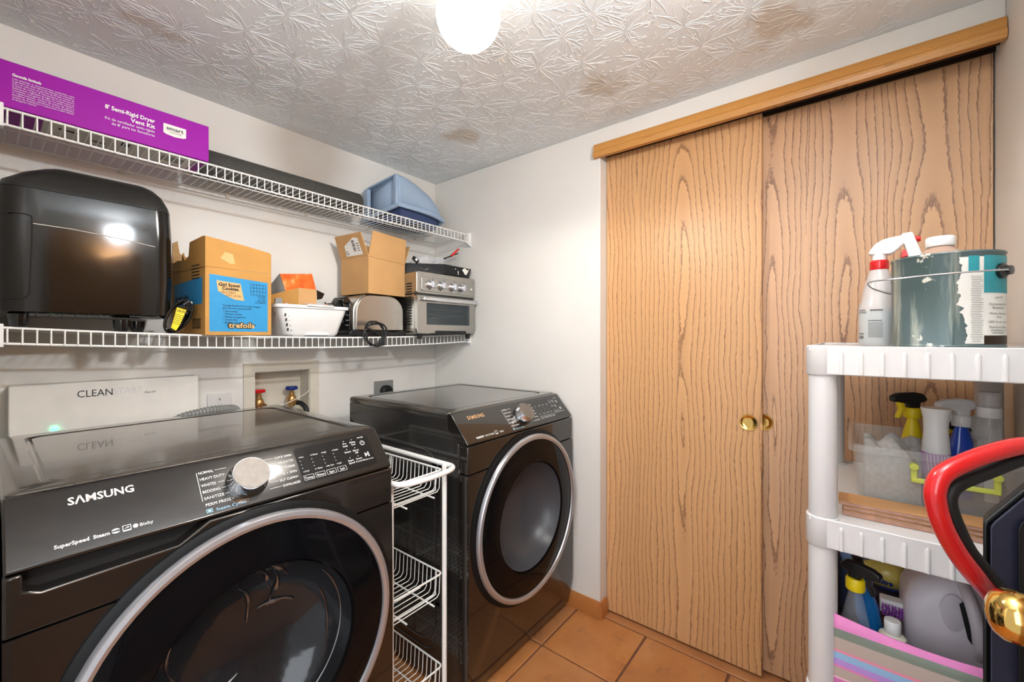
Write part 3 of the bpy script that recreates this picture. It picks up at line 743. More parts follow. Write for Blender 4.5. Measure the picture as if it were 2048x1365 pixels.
wr_ = thing('crumpled_wrapper', (.90, 1.76, 1.39), 'crumpled orange foil wrapper between small carton and black adapter', 'wrapper')
T = MB(); T.grid(lambda i, j: (.893+.05*i, 1.74+.045*j, 1.385+.030*NZ.noise(V((i*4,j*4,2)))+.02*sin(pi*i)), 9, 9); obj('foil', T, M['amber'], wr_, solid=.001)
gpk = thing('grey_sleeve', (.72, 1.76, 1.40), 'grey folded sleeve standing at the left end of the basket', 'sleeve')
T = MB(); T.prism([(.703,1.36),(.735,1.36),(.728,1.432),(.704,1.428)], 'y', 1.735, 1.745); obj('sleeve', T, M['grey'], gpk)
T = MB(); T.prism([(.735,1.37),(.752,1.37),(.742,1.415)], 'y', 1.727, 1.734); obj('white_tab', T, M['paper'], gpk)

# ================================================================== TOASTER
tz = zlow(1.16)
to = thing('toaster', (1.17, 1.82, tz), 'brushed steel toaster with black ends on the lower shelf', 'toaster')
ty0, ty1 = 1.722, 1.925
outl = [(1.030,tz+.028)] + [(1.030+.085*(1-cos(a)), 1.395+.081*sin(a)) for a in [pi/2*i/8 for i in range(9)]] + [(1.305-.085*(1-cos(a)), 1.395+.081*sin(a)) for a in [pi/2*(8-i)/8 for i in range(9)]] + [(1.305,tz+.028)]
T = MB(); T.prism(outl, 'y', ty0+.01, ty1); obj('shell', T, M['steel'], to, bev=.006)
inner = [(1.040 + (x-1.03)*.935, tz+.032+(z-tz-.028)*.955) for x, z in outl]
T = MB(); T.prism(inner, 'y', ty0, ty0+.012); obj('side_plate', T, M['steelw'], to, bev=.004, label='brushed steel side plate')
wv = [(1.005,tz+.006),(1.302,tz+.006),(1.309,tz+.012),(1.305,tz+.024),(1.29,tz+.036),(1.24,tz+.026),(1.15,tz+.032),(1.08,tz+.026),(1.02,tz+.034),(1.0,tz+.02)]
T = MB(); T.prism(wv, 'y', ty0-.010, ty1+.004); obj('base', T, M['black'], to, bev=.004)
T = MB(); T.prism([(1.735,tz+.03),(1.90,tz+.03),(1.90,1.44),(1.87,1.462),(1.77,1.462),(1.735,1.43)], 'x', 1.014, 1.030); obj('end_cap', T, M['gloss'], to, bev=.006)
T = MB(); T.box(.985, 1.016, 1.74, 1.785, 1.428, 1.447); T.prism([(.992,1.43),(1.016,1.43),(1.016,1.36)], 'y', 1.752, 1.772); obj('lever', T, M['gloss'], to, bev=.004)
T = MB(); T.cyl((1.014,1.785,1.345), (1.000,1.785,1.345), .015, n=20); obj('dial', T, M['black'], to, bev=.002)
for z in (1.375, 1.352, 1.33):
    T = MB(); T.cyl((1.014,1.756,z), (1.008,1.756,z), .006, n=12); obj('button', T, M['chrome'], to)
for y in (1.775, 1.86):
    T = MB(); T.box(1.09, 1.27, y, y+.028, 1.4755, 1.4775); obj('bread_slot', T, M['dark'], to)
for x, y in ((1.04,1.735),(1.285,1.735),(1.04,1.915),(1.285,1.915)):
    T = MB(); T.cyl((x,y,tz+.003), (x,y,tz+.010), .010, n=14); obj('foot', T, M['rubber'], to)
# its cord, coiled and hanging over the shelf lip
cc = at(750, 668, Y=1.672)
cd = MB(); pts = []
for i in range(46):
    a = RAD(150) - i*2*pi/17.5; r = .058 - .011*(i/45) + .004*sin(i*1.3)
    pts.append(cc + V((r*cos(a)*1.0, .004*sin(i*.9) + .0035*((i//17)-1), r*sin(a)*.98)))
cd.tube([V((1.14,1.712,tz+.02)), V((1.12,1.69,tz+.024))] + smooth_path(pts, 2), .0042, 8)
obj('cord', cd, M['rubber'], to)
T = MB(); e_ = pts[-1]; T.box(e_.x-.006, e_.x+.022, e_.y-.008, e_.y+.008, e_.z-.012, e_.z+.010); obj('plug', T, M['rubber'], to, bev=.003)

# ================================================================== OPEN CARTON ON TOASTER
oc = thing('open_carton', (1.2, 1.83, 1.478), 'plain brown carton with raised flaps standing on the toaster', 'box')
z0, z1 = 1.4785, 1.650
cf = [(1.075,1.752),(1.098,1.718),(1.315,1.735),(1.300,1.945),(1.080,1.930)]
A0, A1, A2, A3 = (1.098,1.716), (1.318,1.738), (1.300,1.945), (1.082,1.925)
c_ = MB(); slab(c_, A0, A1, z0, z1-.002, z0, z1-.010); slab(c_, A1, A2, z0, z1-.01, z0, z1-.005); slab(c_, A2, A3, z0, z1); slab(c_, A3, A0, z0, z1)
c_.add([Q(p, z0) for p in (A0,A1,A2,A3)], [(0,1,2,3)]); obj('carton', c_, M['card'], oc)
def flap(name, a, b, za, zb, lean, h, ins=.0, label=None):
    a3, b3 = V((a[0],a[1],za)), V((b[0],b[1],zb)); d_ = (b3-a3); d_.normalize(); n_ = V((d_.y, -d_.x, 0)).normalized()
    t0 = a3 + d_*ins + n_*lean + V((0,0,h)); t1 = b3 - d_*ins + n_*lean + V((0,0,h)); off = n_*-.004
    return obj(name, MB().add([a3,b3,t1,t0,a3+off,b3+off,t1+off,t0+off], [(0,1,2,3),(7,6,5,4),(0,4,5,1),(1,5,6,2),(2,6,7,3),(3,7,4,0)]), M['card'], oc, label=label)
flap('front_flap', A0, A1, z1-.001, z1-.009, .020, .118, .010)
lf = flap('left_flap', A3, A0, z1, z1-.001, .040, .105, .006)
flap('right_flap', A1, A2, z1-.01, z1-.005, .045, .10, .01)
flap('rear_flap', A2, A3, z1, z1, .012, .10)
# shipping label on the left flap
a3 = V((A3[0],A3[1],z1)); b3 = V((A0[0],A0[1],z1)); d_ = (b3-a3).normalized(); n_ = V((d_.y,-d_.x,0)).normalized(); up_ = (n_*.040+V((0,0,.105))).normalized()
nn_ = d_.cross(up_).normalized()
if nn_.dot(V((-1,-1,0))) < 0: nn_ = -nn_
fL = lambda x, y: a3 + d_*x + up_*y + nn_*.0012; fL2 = lambda x, y: a3 + d_*x + up_*y + nn_*.0020
lab = obj('shipping_label', MB().add([fL(.055,.012), fL(.178,.012), fL(.172,.088), fL(.14,.094), fL(.06,.062)], [(0,1,2,3,4)]), M['paper'], lf, fix=False, label='white torn shipping label')
L = MB()
for i in range(9): bars(L, fL2, .120+.0*i, .140, .03+i*.006, .0035 if i % 3 else .002)
bars(L, fL2, .15, .168, .03, .003, 4, -.011); letter(L, fL2, "G", .062, .02, .025)
obj('label_print', L, M['ink'], oc, fix=False)
T = MB(); T.tube(smooth_path([(1.20,1.84,1.60),(1.16,1.80,1.65),(1.115,1.77,1.675),(1.12,1.775,1.63)], 6), .007, 8); T.box(1.10,1.135,1.765,1.79,1.62,1.668)
wi = thing('wire_bundle', (1.15,1.80,1.60), 'dark bundled wires glimpsed inside the brown carton', 'wires'); obj('bundle', T, M['black'], wi)

# ================================================================== TOASTER OVEN
oz = zlow(1.5)
X0, X1, Y0, Y1 = 1.313, 1.724, 1.640, 1.935
ov = thing('toaster_oven', (1.52, 1.80, oz), 'stainless steel toaster oven with four knobs beside the white wall', 'oven')
zb, zt = oz+.010, 1.600
B = MB(); B.box(X0+.006, X1-.006, Y0+.02, Y1, zt-.115, zt); B.box(X0+.006, X1-.006, Y0+.02, Y1, zb, zb+.024); B.box(X0+.006, X0+.03, Y0+.02, Y1, zb+.02, zt-.1); B.box(X1-.03, X1-.006, Y0+.02, Y1, zb+.02, zt-.1); B.box(X0+.03, X1-.03, Y1-.01, Y1, zb+.02, zt-.1)
obj('body', B, M['steel'], ov, bev=.005)
B = MB(); B.prism(rrect(X0, X1, zt-.107, zt+.002, .012), 'y', Y0, Y0+.022); fa = obj('control_fascia', B, M['steelw'], ov, bev=.003)
B = MB(); B.prism(rrect(X0+.028, X1-.012, zt-.095, zt-.022, .010), 'y', Y0-.004, Y0); obj('fascia_panel', B, M['steelw'], fa, bev=.002)
for i, u in enumerate((866, 888, 910, 928)):
    kx_ = at(u, 567+i*1, Y=Y0-.02).x; kz_ = zt-.060
    k_ = MB(); k_.lathe([(.0255, 0), (.0265, .003), (.022, .006), (.021, .010)], (kx_, Y0-.004, kz_), (0,-1,0), 28); ko = obj('knob', k_, M['chrome'], ov)
    k_ = MB(); k_.lathe([(.0185, .008), (.018, .02), (.016, .022)], (kx_, Y0-.004, kz_), (0,-1,0), 28); k_.box(kx_-.004, kx_+.004, Y0-.034, Y0-.022, kz_-.014, kz_+.014); obj('grip', k_, M['satin'], ko)
L = MB(); fn = plane((0, Y0-.0046, 0), (1,0,0), (0,0,1))
for i, s_ in enumerate(("Timer", "Temp", "Function", "Toast")):
    letter(L, fn, s_, at((866,888,910,928)[i], 560, Y=Y0-.004).x, zt-.033, .007, align='CENTER')
letter(L, fn, "C", X0+.05, zt-.055, .015); obj('lettering', L, M['ink'], ov, fix=False)
B = MB(); B.ball((X1-.034, Y0-.006, zt-.060), .006, 16, 8); obj('indicator', B, M['whitep'], ov)
B = MB(); B.box(X0+.006, X1-.004, Y0+.008, Y0+.024, zt-.119, zt-.106); obj('shadow_gap', B, M['gloss'], ov)
dz0, dz1 = zb+.026, zt-.118
dr = MB(); dr.box(X0+.003, X0+.060, Y0-.004, Y0+.016, dz0, dz1); dr.box(X1-.046, X1-.002, Y0-.004, Y0+.016, dz0, dz1); dr.box(X0+.06, X1-.046, Y0-.004, Y0+.016, dz0, dz0+.020); dr.box(X0+.06, X1-.046, Y0-.004, Y0+.016, dz1-.034, dz1)
do = obj('door', dr, M['steelw'], ov)
obj('window', MB().box(X0+.058, X1-.044, Y0+.002, Y0+.006, dz0+.018, dz1-.032), M['ovenglass'], do, label='dark glass window')
hn = MB(); hn.prism(rrect(dz1-.026+0, dz1-.006, 0, 1, .001), 'x', 0, 0) if False else hn.box(X0+.030, X1-.002, Y0-.026, Y0-.014, dz1-.026, dz1-.006)
hn.box(X0+.034, X0+.05, Y0-.016, Y0-.004, dz1-.022, dz1-.010); hn.box(X1-.03, X1-.014, Y0-.016, Y0-.004, dz1-.022, dz1-.010)
obj('handle', hn, M['chrome'], do, bev=.004, label='bright handle bar')
B = MB(); B.box(X0+.03, X1-.03, Y0+.03, Y1-.011, zb+.024, zb+.026); B.box(X0+.03, X1-.03, Y1-.014, Y1-.011, zb+.024, zt-.115); obj('cavity', B, M['steel'], ov)
for z in (dz0+.10, dz0+.072):
    r_ = MB()
    for y in (Y0+.035, Y0+.13, Y1-.04): r_.cyl((X0+.032,y,z), (X1-.032,y,z), .0022, n=8)
    for i in range(15): x = X0+.05+i*.0225; r_.cyl((x,Y0+.035,z), (x,Y1-.04,z), .0013, n=6)
    obj('rack', r_, M['chrome'], ov)
B = MB(); B.prism([(X0+.006,zb),(X1-.006,zb+.003),(X1-.002,zb+.028),(X0+.003,zb+.028)], 'y', Y0-.002, Y0+.02); obj('lower_trim', B, M['steelw'], ov, bev=.002)
B = MB(); B.prism([(X0+.11,zb-.004),(X1-.07,zb-.004),(X1-.075,zb+.016),(X0+.12,zb+.016)], 'y', Y0-.006, Y0+.03); obj('crumb_tray', B, M['black'], ov, bev=.002)
for x, y in ((X0+.035,Y0+.020),(X1-.035,Y0+.020),(X0+.035,Y1-.03),(X1-.035,Y1-.03)):
    B = MB(); zz = zlow(x)+.0040 if y > 1.7 else oz-.016; B.lathe([(.011, zz), (.016, zb+.002)], (x,y,0), (0,0,1), 18); obj('foot', B, M['rubber'], ov)
for i in range(16):
    z = zb+.045+i*.0135; B = MB(); B.box(X0+.003, X0+.0075, Y0+.045, Y0+.085, z, z+.006); obj('side_vent', B, M['dark'], ov)
# black roasting tray on the oven
ty = thing('black_tray', (1.52, 1.78, zt), 'scuffed black roasting tray on top of the toaster oven', 'tray')
T = MB(); zt2 = zt+.0025
def trs(z, e_): return [V((x, y, z)) for x, y in [(1.338-e_,1.86),(1.338-e_,1.78),(1.50,1.645-e_),(1.70+e_,1.655-e_),(1.722+e_*.4,1.68),(1.722+e_*.4,1.93),(1.70,1.95),(1.36,1.95)]]
T.loft([trs(zt2, -.012), trs(zt2+.010, -.004), trs(zt2+.052, .004), trs(zt2+.055, .006), trs(zt2+.055, -.002), trs(zt2+.012, -.010)]); obj('pan', T, M['black'], ty, ang=30)
T = MB()
for (x, z, a, b) in ((1.655,zt2+.035,.022,.014),(1.60,zt2+.022,.003,.011),(1.58,zt2+.04,.003,.003),(1.68,zt2+.047,.004,.003)):
    T.add([(x+a*cos(t)*(1+.3*sin(3*t)), 1.6445, z+b*sin(t)*(1+.35*cos(2*t+x*9))) for t in [2*pi*i/14 for i in range(14)]], [tuple(range(14))])
obj('paint_spots', T, M['canlabel'], ty, fix=False, label='pale paint splotches')
bg = thing('plastic_bag', (1.5, 1.80, zt2+.02), 'crumpled clear plastic bag of utensils heaped in the black tray', 'bag')
T = MB(); T.grid(lambda i, j: (1.39+.30*i, 1.69+.22*j, zt2+.03 + .075*sin(pi*i)**.8*sin(pi*j)**.6 + .055*NZ.noise(V((i*6,j*6,1)))), 26, 20); obj('film', T, M['bag'], bg, ang=20)
def stick(name, p0, p1, r, m, label, cat):
    o = thing(name, p0, label, cat); obj('shaft', MB().cyl(p0, p1, r, r*.8, 12), m, o); return o
stick('whisk_handle', at(860,536,Y=1.74), at(912,516,Y=1.70), .006, M['satin'], 'silver utensil handle resting across the black tray', 'utensil')
stick('red_marker', at(903,512,Y=1.71), at(917,499,Y=1.71), .007, M['redp'], 'red plastic stick poking from the bag on the tray', 'stick')
stick('black_skewer', at(888,518,Y=1.735), at(916,507,Y=1.72), .004, M['black'], 'thin black rod lying under the red stick on the tray', 'rod')
cl = thing('black_clip', at(831,520,Y=1.74), 'small black clip at the left edge of the roasting tray', 'clip')
q = at(831,520,Y=1.74); T = MB(); T.M = MX.Translation(q) @ MX.Rotation(RAD(35), 4, 'Y'); T.box(-.020,.020,-.006,.006,-.010,.010); obj('clip_body', T, M['black'], cl, bev=.003)
T = MB(); T.M = MX.Translation(q) @ MX.Rotation(RAD(35), 4, 'Y'); T.box(-.006,.006,-.007,-.0062,-.006,.006); obj('clip_label', T, M['paper'], cl)

# ================================================================== WALL FITTINGS
vb = thing('valve_box', (.84, YB, .93), 'cream recessed wall box with red and blue water valves', 'valve box')
F_ = MB(); fx0, fx1, fz0, fz1 = .678, 1.000, .885, 1.165
yy0, yy1 = YB-.008, YB-.0004
F_.box(fx0, bx0, yy0, yy1, fz0, fz1); F_.box(bx1, fx1, yy0, yy1, fz0, fz1); F_.box(bx0, bx1, yy0, yy1, bz1, fz1); F_.box(bx0, bx1, yy0, yy1, fz0, bz0)
obj('frame', F_, M['creambox'], vb)
B = MB(); t_ = .003
B.box(bx0+.0005, bx1-.0005, YB+.085, YB+.088, bz0, bz1); B.box(bx0, bx0+t_, YB-.002, YB+.088, bz0, bz1); B.box(bx1-t_, bx1, YB-.002, YB+.088, bz0, bz1); B.box(bx0, bx1, YB-.002, YB+.088, bz1-t_, bz1); B.box(bx0, bx1, YB-.002, YB+.088, bz0, bz0+t_)
obj('recess', B, M['creambox'], vb)
for x, m_, lab in ((.752, M['redp'], 'red hot water valve'), (.892, M['bluep'], 'blue cold water valve')):
    y = YB+.035; vz = 1.000
    B = MB(); B.lathe([(.015,0),(.015,.016),(.020,.02),(.021,.034),(.016,.046),(.012,.05),(.012,.06),(.008,.064),(.006,.074)], (x,y,vz-.044), (0,0,1), 20); B.cyl((x,y,vz-.02), (x+.012,y-.03,vz-.028), .012, n=16)
    bo = obj('valve_body', B, M['copper'], vb)
    B = MB(); B.lathe([(.012,.03-.002),(.026,.032),(.028,.040),(.024,.046),(.0001,.047)], (x,y,vz), (0,0,1), 8)
    obj('valve_handle', B, m_, bo, label=lab)
B = MB(); B.tube(smooth_path([(.905,2.0,.972),(.918,1.975,.965),(.925,1.95,.94),(.92,1.93,.88),(.88,1.90,.80)], 6), .011, 10)
obj('hose', B, M['rubber'], vb)
B = MB(); B.tube(smooth_path([(.965,1.978,1.036),(.93,1.97,1.012),(.87,1.955,.99),(.80,1.93,.975)], 6), .002, 6); obj('thin_cable', B, M['ivory'], vb)
# white control unit on the wall
cu = thing('wall_unit', (.275, YB, .83), 'white wall mounted laundry unit with black lettering behind the washer', 'unit')
obj('casing', MB().box(.043, .507, 1.927, 1.9885, .83, 1.131), M['paper'], cu, bev=.004)
fn = plane((0, 1.9264, 0), (1,0,0), (0,0,1))
L = MB(); letter(L, fn, "CLEAN", .183, 1.083, .032, fit=.083); obj('lettering', L, M['ink'], cu, fix=False)
L = MB(); letter(L, fn, "START", .268, 1.085, .030, fit=.076); obj('faded_lettering', L, M['inkgrey'], cu, fix=False, label='faded pale lettering')
L = MB(); letter(L, fn, "Rinse Soft", .349, 1.080, .010, fit=.030, shear=.3); obj('small_lettering', L, M['ink'], cu, fix=False)
obj('led', MB().ball((.135, 1.925, .992), .0045, 16, 8), M['teal'], cu, label='glowing teal led')
# blank plate
wp = thing('blank_plate', (.59, YB, .95), 'white blank wall plate between the wall unit and valve box', 'plate')
obj('plate', MB().box(.550, .635, YB-.006, YB-.0004, .93, 1.050), M['wplastic'], wp, bev=.003)
obj('screw', MB().cyl((.592,YB-.005,1.025), (.592,YB-.0075,1.025), .0035, n=10), M['satin'], wp)
# dryer outlet
do_ = thing('dryer_outlet', (1.36, YB, .97), 'grey wall outlet with black plug behind the dryer', 'outlet')
obj('plate', MB().box(1.303, 1.425, YB-.007, YB-.0004, .92, 1.037), M['grey'], do_, bev=.003)
obj('plug', MB().lathe([(.034,0),(.034,.025),(.026,.034),(.0001,.036)], (1.372,YB-.007,.978), (0,-1,0), 24), M['black'], do_)
obj('plug_cord', MB().tube(smooth_path([(1.372,YB-.04,.978),(1.37,1.92,.965),(1.37,1.895,.90),(1.37,1.89,.5)], 5), .010, 8), M['black'], do_)

# ================================================================== WASHER AND DRYER
def laundry(name, cx, label, cat, kind):
    Y0_ = 1.02 if kind == 'w' else 1.0; zt = 1.010; hw = .356 if kind == 'w' else .347; dxo = .010 if kind == 'w' else 0
    root = thing(name, (cx, Y0_+.35, 0), label, cat)
    O = MX.Translation((cx, Y0_, 0))
    def mb(): m = MB(); m.M = O; return m
    m = mb(); m.prism([(.055,.022),(.745,.022),(.745,.984),(.10,.984),(.046,.90),(.046,.815),(.185,.80),(.185,.32),(.046,.30),(.046,.06)], 'x', -hw+.003, hw-.003); m.box(-hw+.003, -hw+.009, .045, .19, .30, .816); m.box(hw-.009, hw-.003, .045, .19, .30, .816)
    obj('cabinet', m, M['appside'], root, bev=.004)
    # pressed swages on the left flank
    for k, (a0, a1, b0, b1, r) in enumerate(((.14,.66,.12,.86,.10), (.17,.63,.15,.80,.09))):
        pth = [V((-hw+.002, y, z)) for y, z in rrect(a0, a1, b0, b1, r, 6)]
        m = mb(); m.tube(pth, .0032, 6, closed=True); obj('side_swage', m, M['appside'], root)
    # lower front
    zc = .563
    angs = sorted([2*pi*k/72 for k in range(72)] + [atan2(b-zc, a-dxo) % (2*pi) for a in (-hw, hw) for b in (.030, .803)])
    def edge(t):
        c, s1 = cos(t), sin(t)
        k = min(((hw-dxo)/c if c > 0 else (-hw-dxo)/c) if abs(c) > 1e-9 else 9, ((.803-zc)/s1 if s1 > 0 else (.030-zc)/s1) if abs(s1) > 1e-9 else 9)
        return dxo + k*c, zc + k*s1
    yf_ = lambda z: -.004 + .004*((z-.45)/.35)**2 if z > .13 else .000 + (.13-z)*.22
    n_ = len(angs); hv = []
    for t in angs:
        ex_, ez_ = edge(t); ix_, iz_ = dxo + .207*cos(t), zc + .207*sin(t)
        mx_, mz_ = dxo + (ex_-dxo)*.86, zc + (ez_-zc)*.86
        hv += [(ix_, .046, iz_), (ix_, yf_(iz_), iz_), (mx_, yf_(mz_), mz_), (ex_, yf_(ez_), ez_), (ex_, .046, ez_)]
    m = mb(); m.add(hv, [(5*k+q, 5*k+q+1, 5*((k+1)%n_)+q+1, 5*((k+1)%n_)+q) for k in range(n_) for q in range(4)] + [(5*k+4, 5*k, 5*((k+1)%n_), 5*((k+1)%n_)+4) for k in range(n_)])
    obj('lower_front', m, M['appliance'], root, bev=.004, seg=2, ang=30)
    m = mb(); m.box(-hw+.01, hw-.01, .05, .09, .004, .03); obj('toe_kick', m, M['dark'], root)
    # upper front with the scooped pull
    if kind == 'w':
        pol = [(-hw,.8055),(hw,.8055),(hw,.902),(-.085,.902),(-.135,.871),(-.315,.866),(-.335,.874),(-.335,.902),(-hw,.902)]
    else:
        pol = [(-hw,.8055),(hw,.8055),(hw,.902),(-hw,.902)]
    m = mb(); m.prism(pol, 'y', 0, .040); obj('upper_front', m, M['appliance'], root, bev=.004)
    if kind == 'w':
        m = mb(); m.box(-hw+.004, -.07, .030, .042, .855, .903); obj('pull_recess', m, M['dark'], root)  # dark colour stands in for the shade inside the pull
    # sloping control panel
    pr = [(.005,.9035),(.001,.909),(.080,1.000),(.088,1.0055),(.105,1.006),(.105,.95),(.05,.9035)]
    m = mb(); m.prism(pr, 'x', -hw+.001, hw-.001); obj('control_panel', m, M['panel'], root, bev=.012, seg=5, ang=30)
    s_ = V((0,.079,.091)); s_.normalize(); nrm = V((0,-s_.z,s_.y))
    P0_ = V((cx, Y0_+.001, .909))
    fn = lambda off: (lambda x, y: P0_ + V((x,0,0)) + s_*y + nrm*off)
    fT = fn(.0007)
    # dark display strip
    dx0 = -.29 if kind == 'w' else -.285
    m = MB(); q = [fn(.0003)(x, y) for x, y in rrect(.112, .318, .016, .112, .008, 4)]; m.add(q, [tuple(range(len(q)))]); obj('display', m, M['gloss'], root, fix=False)
    # dial
    dxx, dy = (-.002, .060) if kind == 'w' else (.010, .060)
    m = MB(); c0 = P0_ + V((dxx,0,0)) + s_*dy
    m.lathe([(.041,0),(.042,.004),(.0405,.009),(.0385,.030),(.037,.034)], c0, nrm, 40); dl = obj('dial', m, M['chrome'], root)
    m = MB(); m.lathe([(.0365,.0335),(.036,.0352),(.0001,.0352)], c0, nrm, 40, cap=False); obj('dial_face', m, M['dialface'], dl)
    # lettering
    L = MB(); letter(L, fT, "S\u039bMSUNG", -.281 if kind == 'w' else -.284, .092, .0205, bold=.0005, fit=.089)
    obj('brand_lettering', L, M['lettersilver'] if kind == 'w' else M['lettergold'], root, fix=False)
    L = MB()
    if kind == 'w':
        letter(L, fT, "SuperSpeed", -.301, .019, .0092, bold=.0002, fit=.042); letter(L, fT, "Steam", -.254, .019, .0092, bold=.0002, fit=.021); letter(L, fT, "Bixby", -.192, .0195, .0088, fit=.019)
        for sg in (1, -1):
            q = [fT(-.2245+.0060*cos(t), .0228+.0046*sin(t)) for t in [pi*.12*sg + sg*pi*.8*k/10 for k in range(11)]]; L.add(q, [tuple(range(11))])
        bars(L, fT, -.2155, -.2035, .0172, .0026); bars(L, fT, -.2155, -.2145, .0172, .0115); bars(L, fT, -.2045, -.2035, .0172, .0115); bars(L, fT, -.2155, -.2035, .0277, .001)
        L.add([fT(-.213,.0222), fT(-.206,.0235), fT(-.2075,.0258)], [(0,1,2)])
        q = [fT(-.1975+.0038*cos(t), .0228+.0040*sin(t)) for t in [2*pi*k/16 for k in range(16)]]; L.add(q, [tuple(range(16))])
        left = ["NORMAL", "HEAVY DUTY", "WHITES", "BEDDING", "SANITIZE", "PERM PRESS"]; right = ["QUICK WASH", "DELICATES", "ACTIVEWEAR", "RINSE + SPIN", "SELF CLEAN+", "DOWNLOADED"]
    else:
        letter(L, fT, "FLEXDRY", -.292, .014, .009, bold=.0003, fit=.04); letter(L, fT, "MULTI-STEAM", -.246, .014, .009, fit=.048); letter(L, fT, "Bixby", -.164, .014, .011, fit=.02)
        bars(L, fT, -.191, -.177, .012, .0032); bars(L, fT, -.191, -.1895, .012, .0135); bars(L, fT, -.1785, -.177, .012, .0135); bars(L, fT, -.191, -.177, .0245, .0012)
        left = ["NORMAL", "HEAVY DUTY", "TOWELS", "BEDDING", "DELICATES", "PERM PRESS"]; right = ["TIME DRY", "QUICK DRY", "SUPER SPEED", "AIR FLUFF", "WRINKLE", "DOWNLOADED"]
    for i in range(6):
        y = .097 - .0148*i
        letter(L, fT, left[i], -.088, y, .0088, fit=.0045*len(left[i])); xe = -.088+.0045*len(left[i])+.003
        k_ = .045 + .001*((i-2.5)**2)*-1.2; bars(L, fT, xe, -.046 + .0024*abs(i-2.5)**1.6, y+.003, .0008)
        letter(L, fT, right[i], .105, y-.002, .0084, align='RIGHT', fit=.0040*len(right[i])); xs_ = .105-.0040*len(right[i])-.003
        bars(L, fT, .045 - .0022*abs(i-2.5)**1.6, max(xs_, .0465 - .0022*abs(i-2.5)**1.6), y+.001, .0008)
    bars(L, fT, -.0915, -.0905, .036, .066)
    for i, s2 in enumerate(["Temp.", "Rinse", "Spin", "Soil"] if kind == 'w' else ["Dry", "Temp.", "Time", "Level"]):
        x = .128 + .029*i; letter(L, fT, s2, x, .025, .0085, align='CENTER')
        for x_ in (x-.0125, x+.0115): bars(L, fT, x_, x_+.0006, .022, .013)
        bars(L, fT, x-.0125, x+.012, .022, .0006); bars(L, fT, x-.0125, x+.012, .0345, .0006)
        for k in range(5): bars(L, fT, x-.009, x-.0075, .044+k*.010, .0018)
        letter(L, fT, ("Hot","5 Rinse","High","Heavy")[i], x-.006, .0835, .0055); letter(L, fT, ("Cold","1 Rinse","No Spin","Light")[i], x-.006, .0435, .0055)
    for i, (a, b) in enumerate((("Pre","Soak"),("Delay","End"),("Steam",""),("Alarm","Off"),("Super","Speed"),("Smart","Control"))):
        x = .246 + .024*(i % 2); y = .094 - .026*(i//2); letter(L, fT, a, x, y, .0075, align='CENTER'); letter(L, fT, b, x, y-.0075, .0075, align='CENTER') if b else None; bars(L, fT, x-.001, x+.001, y+.009, .002)
    q = [(fT(.297+.0068*cos(t), .088+.0068*sin(t)), fT(.297+.0054*cos(t), .088+.0054*sin(t))) for t in [pi*.66+ 2*pi*.86*i/24+pi*.0 for i in range(25)]]
    L.add([p for a in q for p in a], [(2*i, 2*i+2, 2*i+3, 2*i+1) for i in range(24)]); bars(L, fT, .2964, .2976, .087, .0095)
    L.add([fT(.291,.044), fT(.291,.058), fT(.2985,.051)], [(0,1,2)]); bars(L, fT, .2995, .3007, .044, .014); bars(L, fT, .3022, .3034, .044, .014)
    letter(L, fT, "Hold to Start", .297, .0345, .0055, align='CENTER'); letter(L, fT, "POWER", .297, .104, .0055, align='CENTER')
    obj('panel_lettering', L, M['letter'], root, fix=False)
    L = MB(); letter(L, fT, "Steam Cycles", -.072, .0085, .0088, fit=.056)
    for (a, b, c, d) in ((-.0885,-.0775,.0085,.0095),(-.0885,-.0775,.0155,.0165),(-.0885,-.0875,.0085,.0165),(-.0785,-.0775,.0085,.0165),(-.086,-.080,.0105,.0145)): bars(L, fT, a, b, c, d-c)
    obj('steam_lettering', L, M['letterblue'], root, fix=False, label='pale blue steam lettering')
    # top
    bm_ = mb(); x0, x1, y0, y1 = -hw, hw, .095, .748
    bm_.loft([[V((x,y,.985)) for x,y in rrect(x0+.002,x1-.002,y0,y1,.012,4)], [V((x,y,1.000)) for x,y in rrect(x0,x1,y0,y1,.014,4)], [V((x,y,1.007)) for x,y in rrect(x0+.003,x1-.003,y0+.002,y1-.003,.014,4)], [V((x,y,zt)) for x,y in rrect(x0+.010,x1-.010,y0+.006,y1-.010,.014,4)],
              [V((x,y,zt)) for x,y in rrect(x0+.046,x1-.046,y0+.035,y1-.055,.035,4)], [V((x,y,zt-.005)) for x,y in rrect(x0+.051,x1-.051,y0+.040,y1-.060,.032,4)], [V((x,y,zt-.005)) for x,y in rrect(x0+.056,x1-.056,y0+.045,y1-.065,.03,4)], [V((x,y,zt-.0015)) for x,y in rrect(x0+.060,x1-.060,y0+.049,y1-.069,.028,4)]])
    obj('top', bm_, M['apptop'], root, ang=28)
    if True:
        m = mb(); m.box(-hw+.006, -hw+.004+.003, .14, .72, .955, .983); obj('side_gap', m, M['dark'], root)
    # door
    R0 = .322
    C_ = V((cx+dxo, Y0_, zc)); ax = V((0,-1,0))
    m = MB(); m.lathe([(R0+.016,-.004),(R0+.016,.006),(R0+.004,.014),(R0-.02,.016)], C_, ax, 80, cap=False); obj('door_surround', m, M['matteblack'], root)
    m = MB(); m.lathe([(R0,.010),(R0,.022),(R0-.004,.028),(R0-.012,.030),(R0-.020,.026),(R0-.023,.018)], C_, ax, 80, cap=False); dd = obj('door_rim', m, M['satin'], root)
    m = MB(); m.lathe([(R0-.022,.021),(R0-.05,.026),(R0-.10,.029),(.212,.029)], C_, ax, 80, cap=False); obj('door_glass', m, M['smoke'], dd)
    m = MB(); m.lathe([(.2125,.029),(.208,.0255),(.200,.024),(.15,.030),(.10,.034),(.05,.036),(.0001,.0365)], C_, ax, 80, cap=False); obj('porthole', m, M['bowl'], dd)
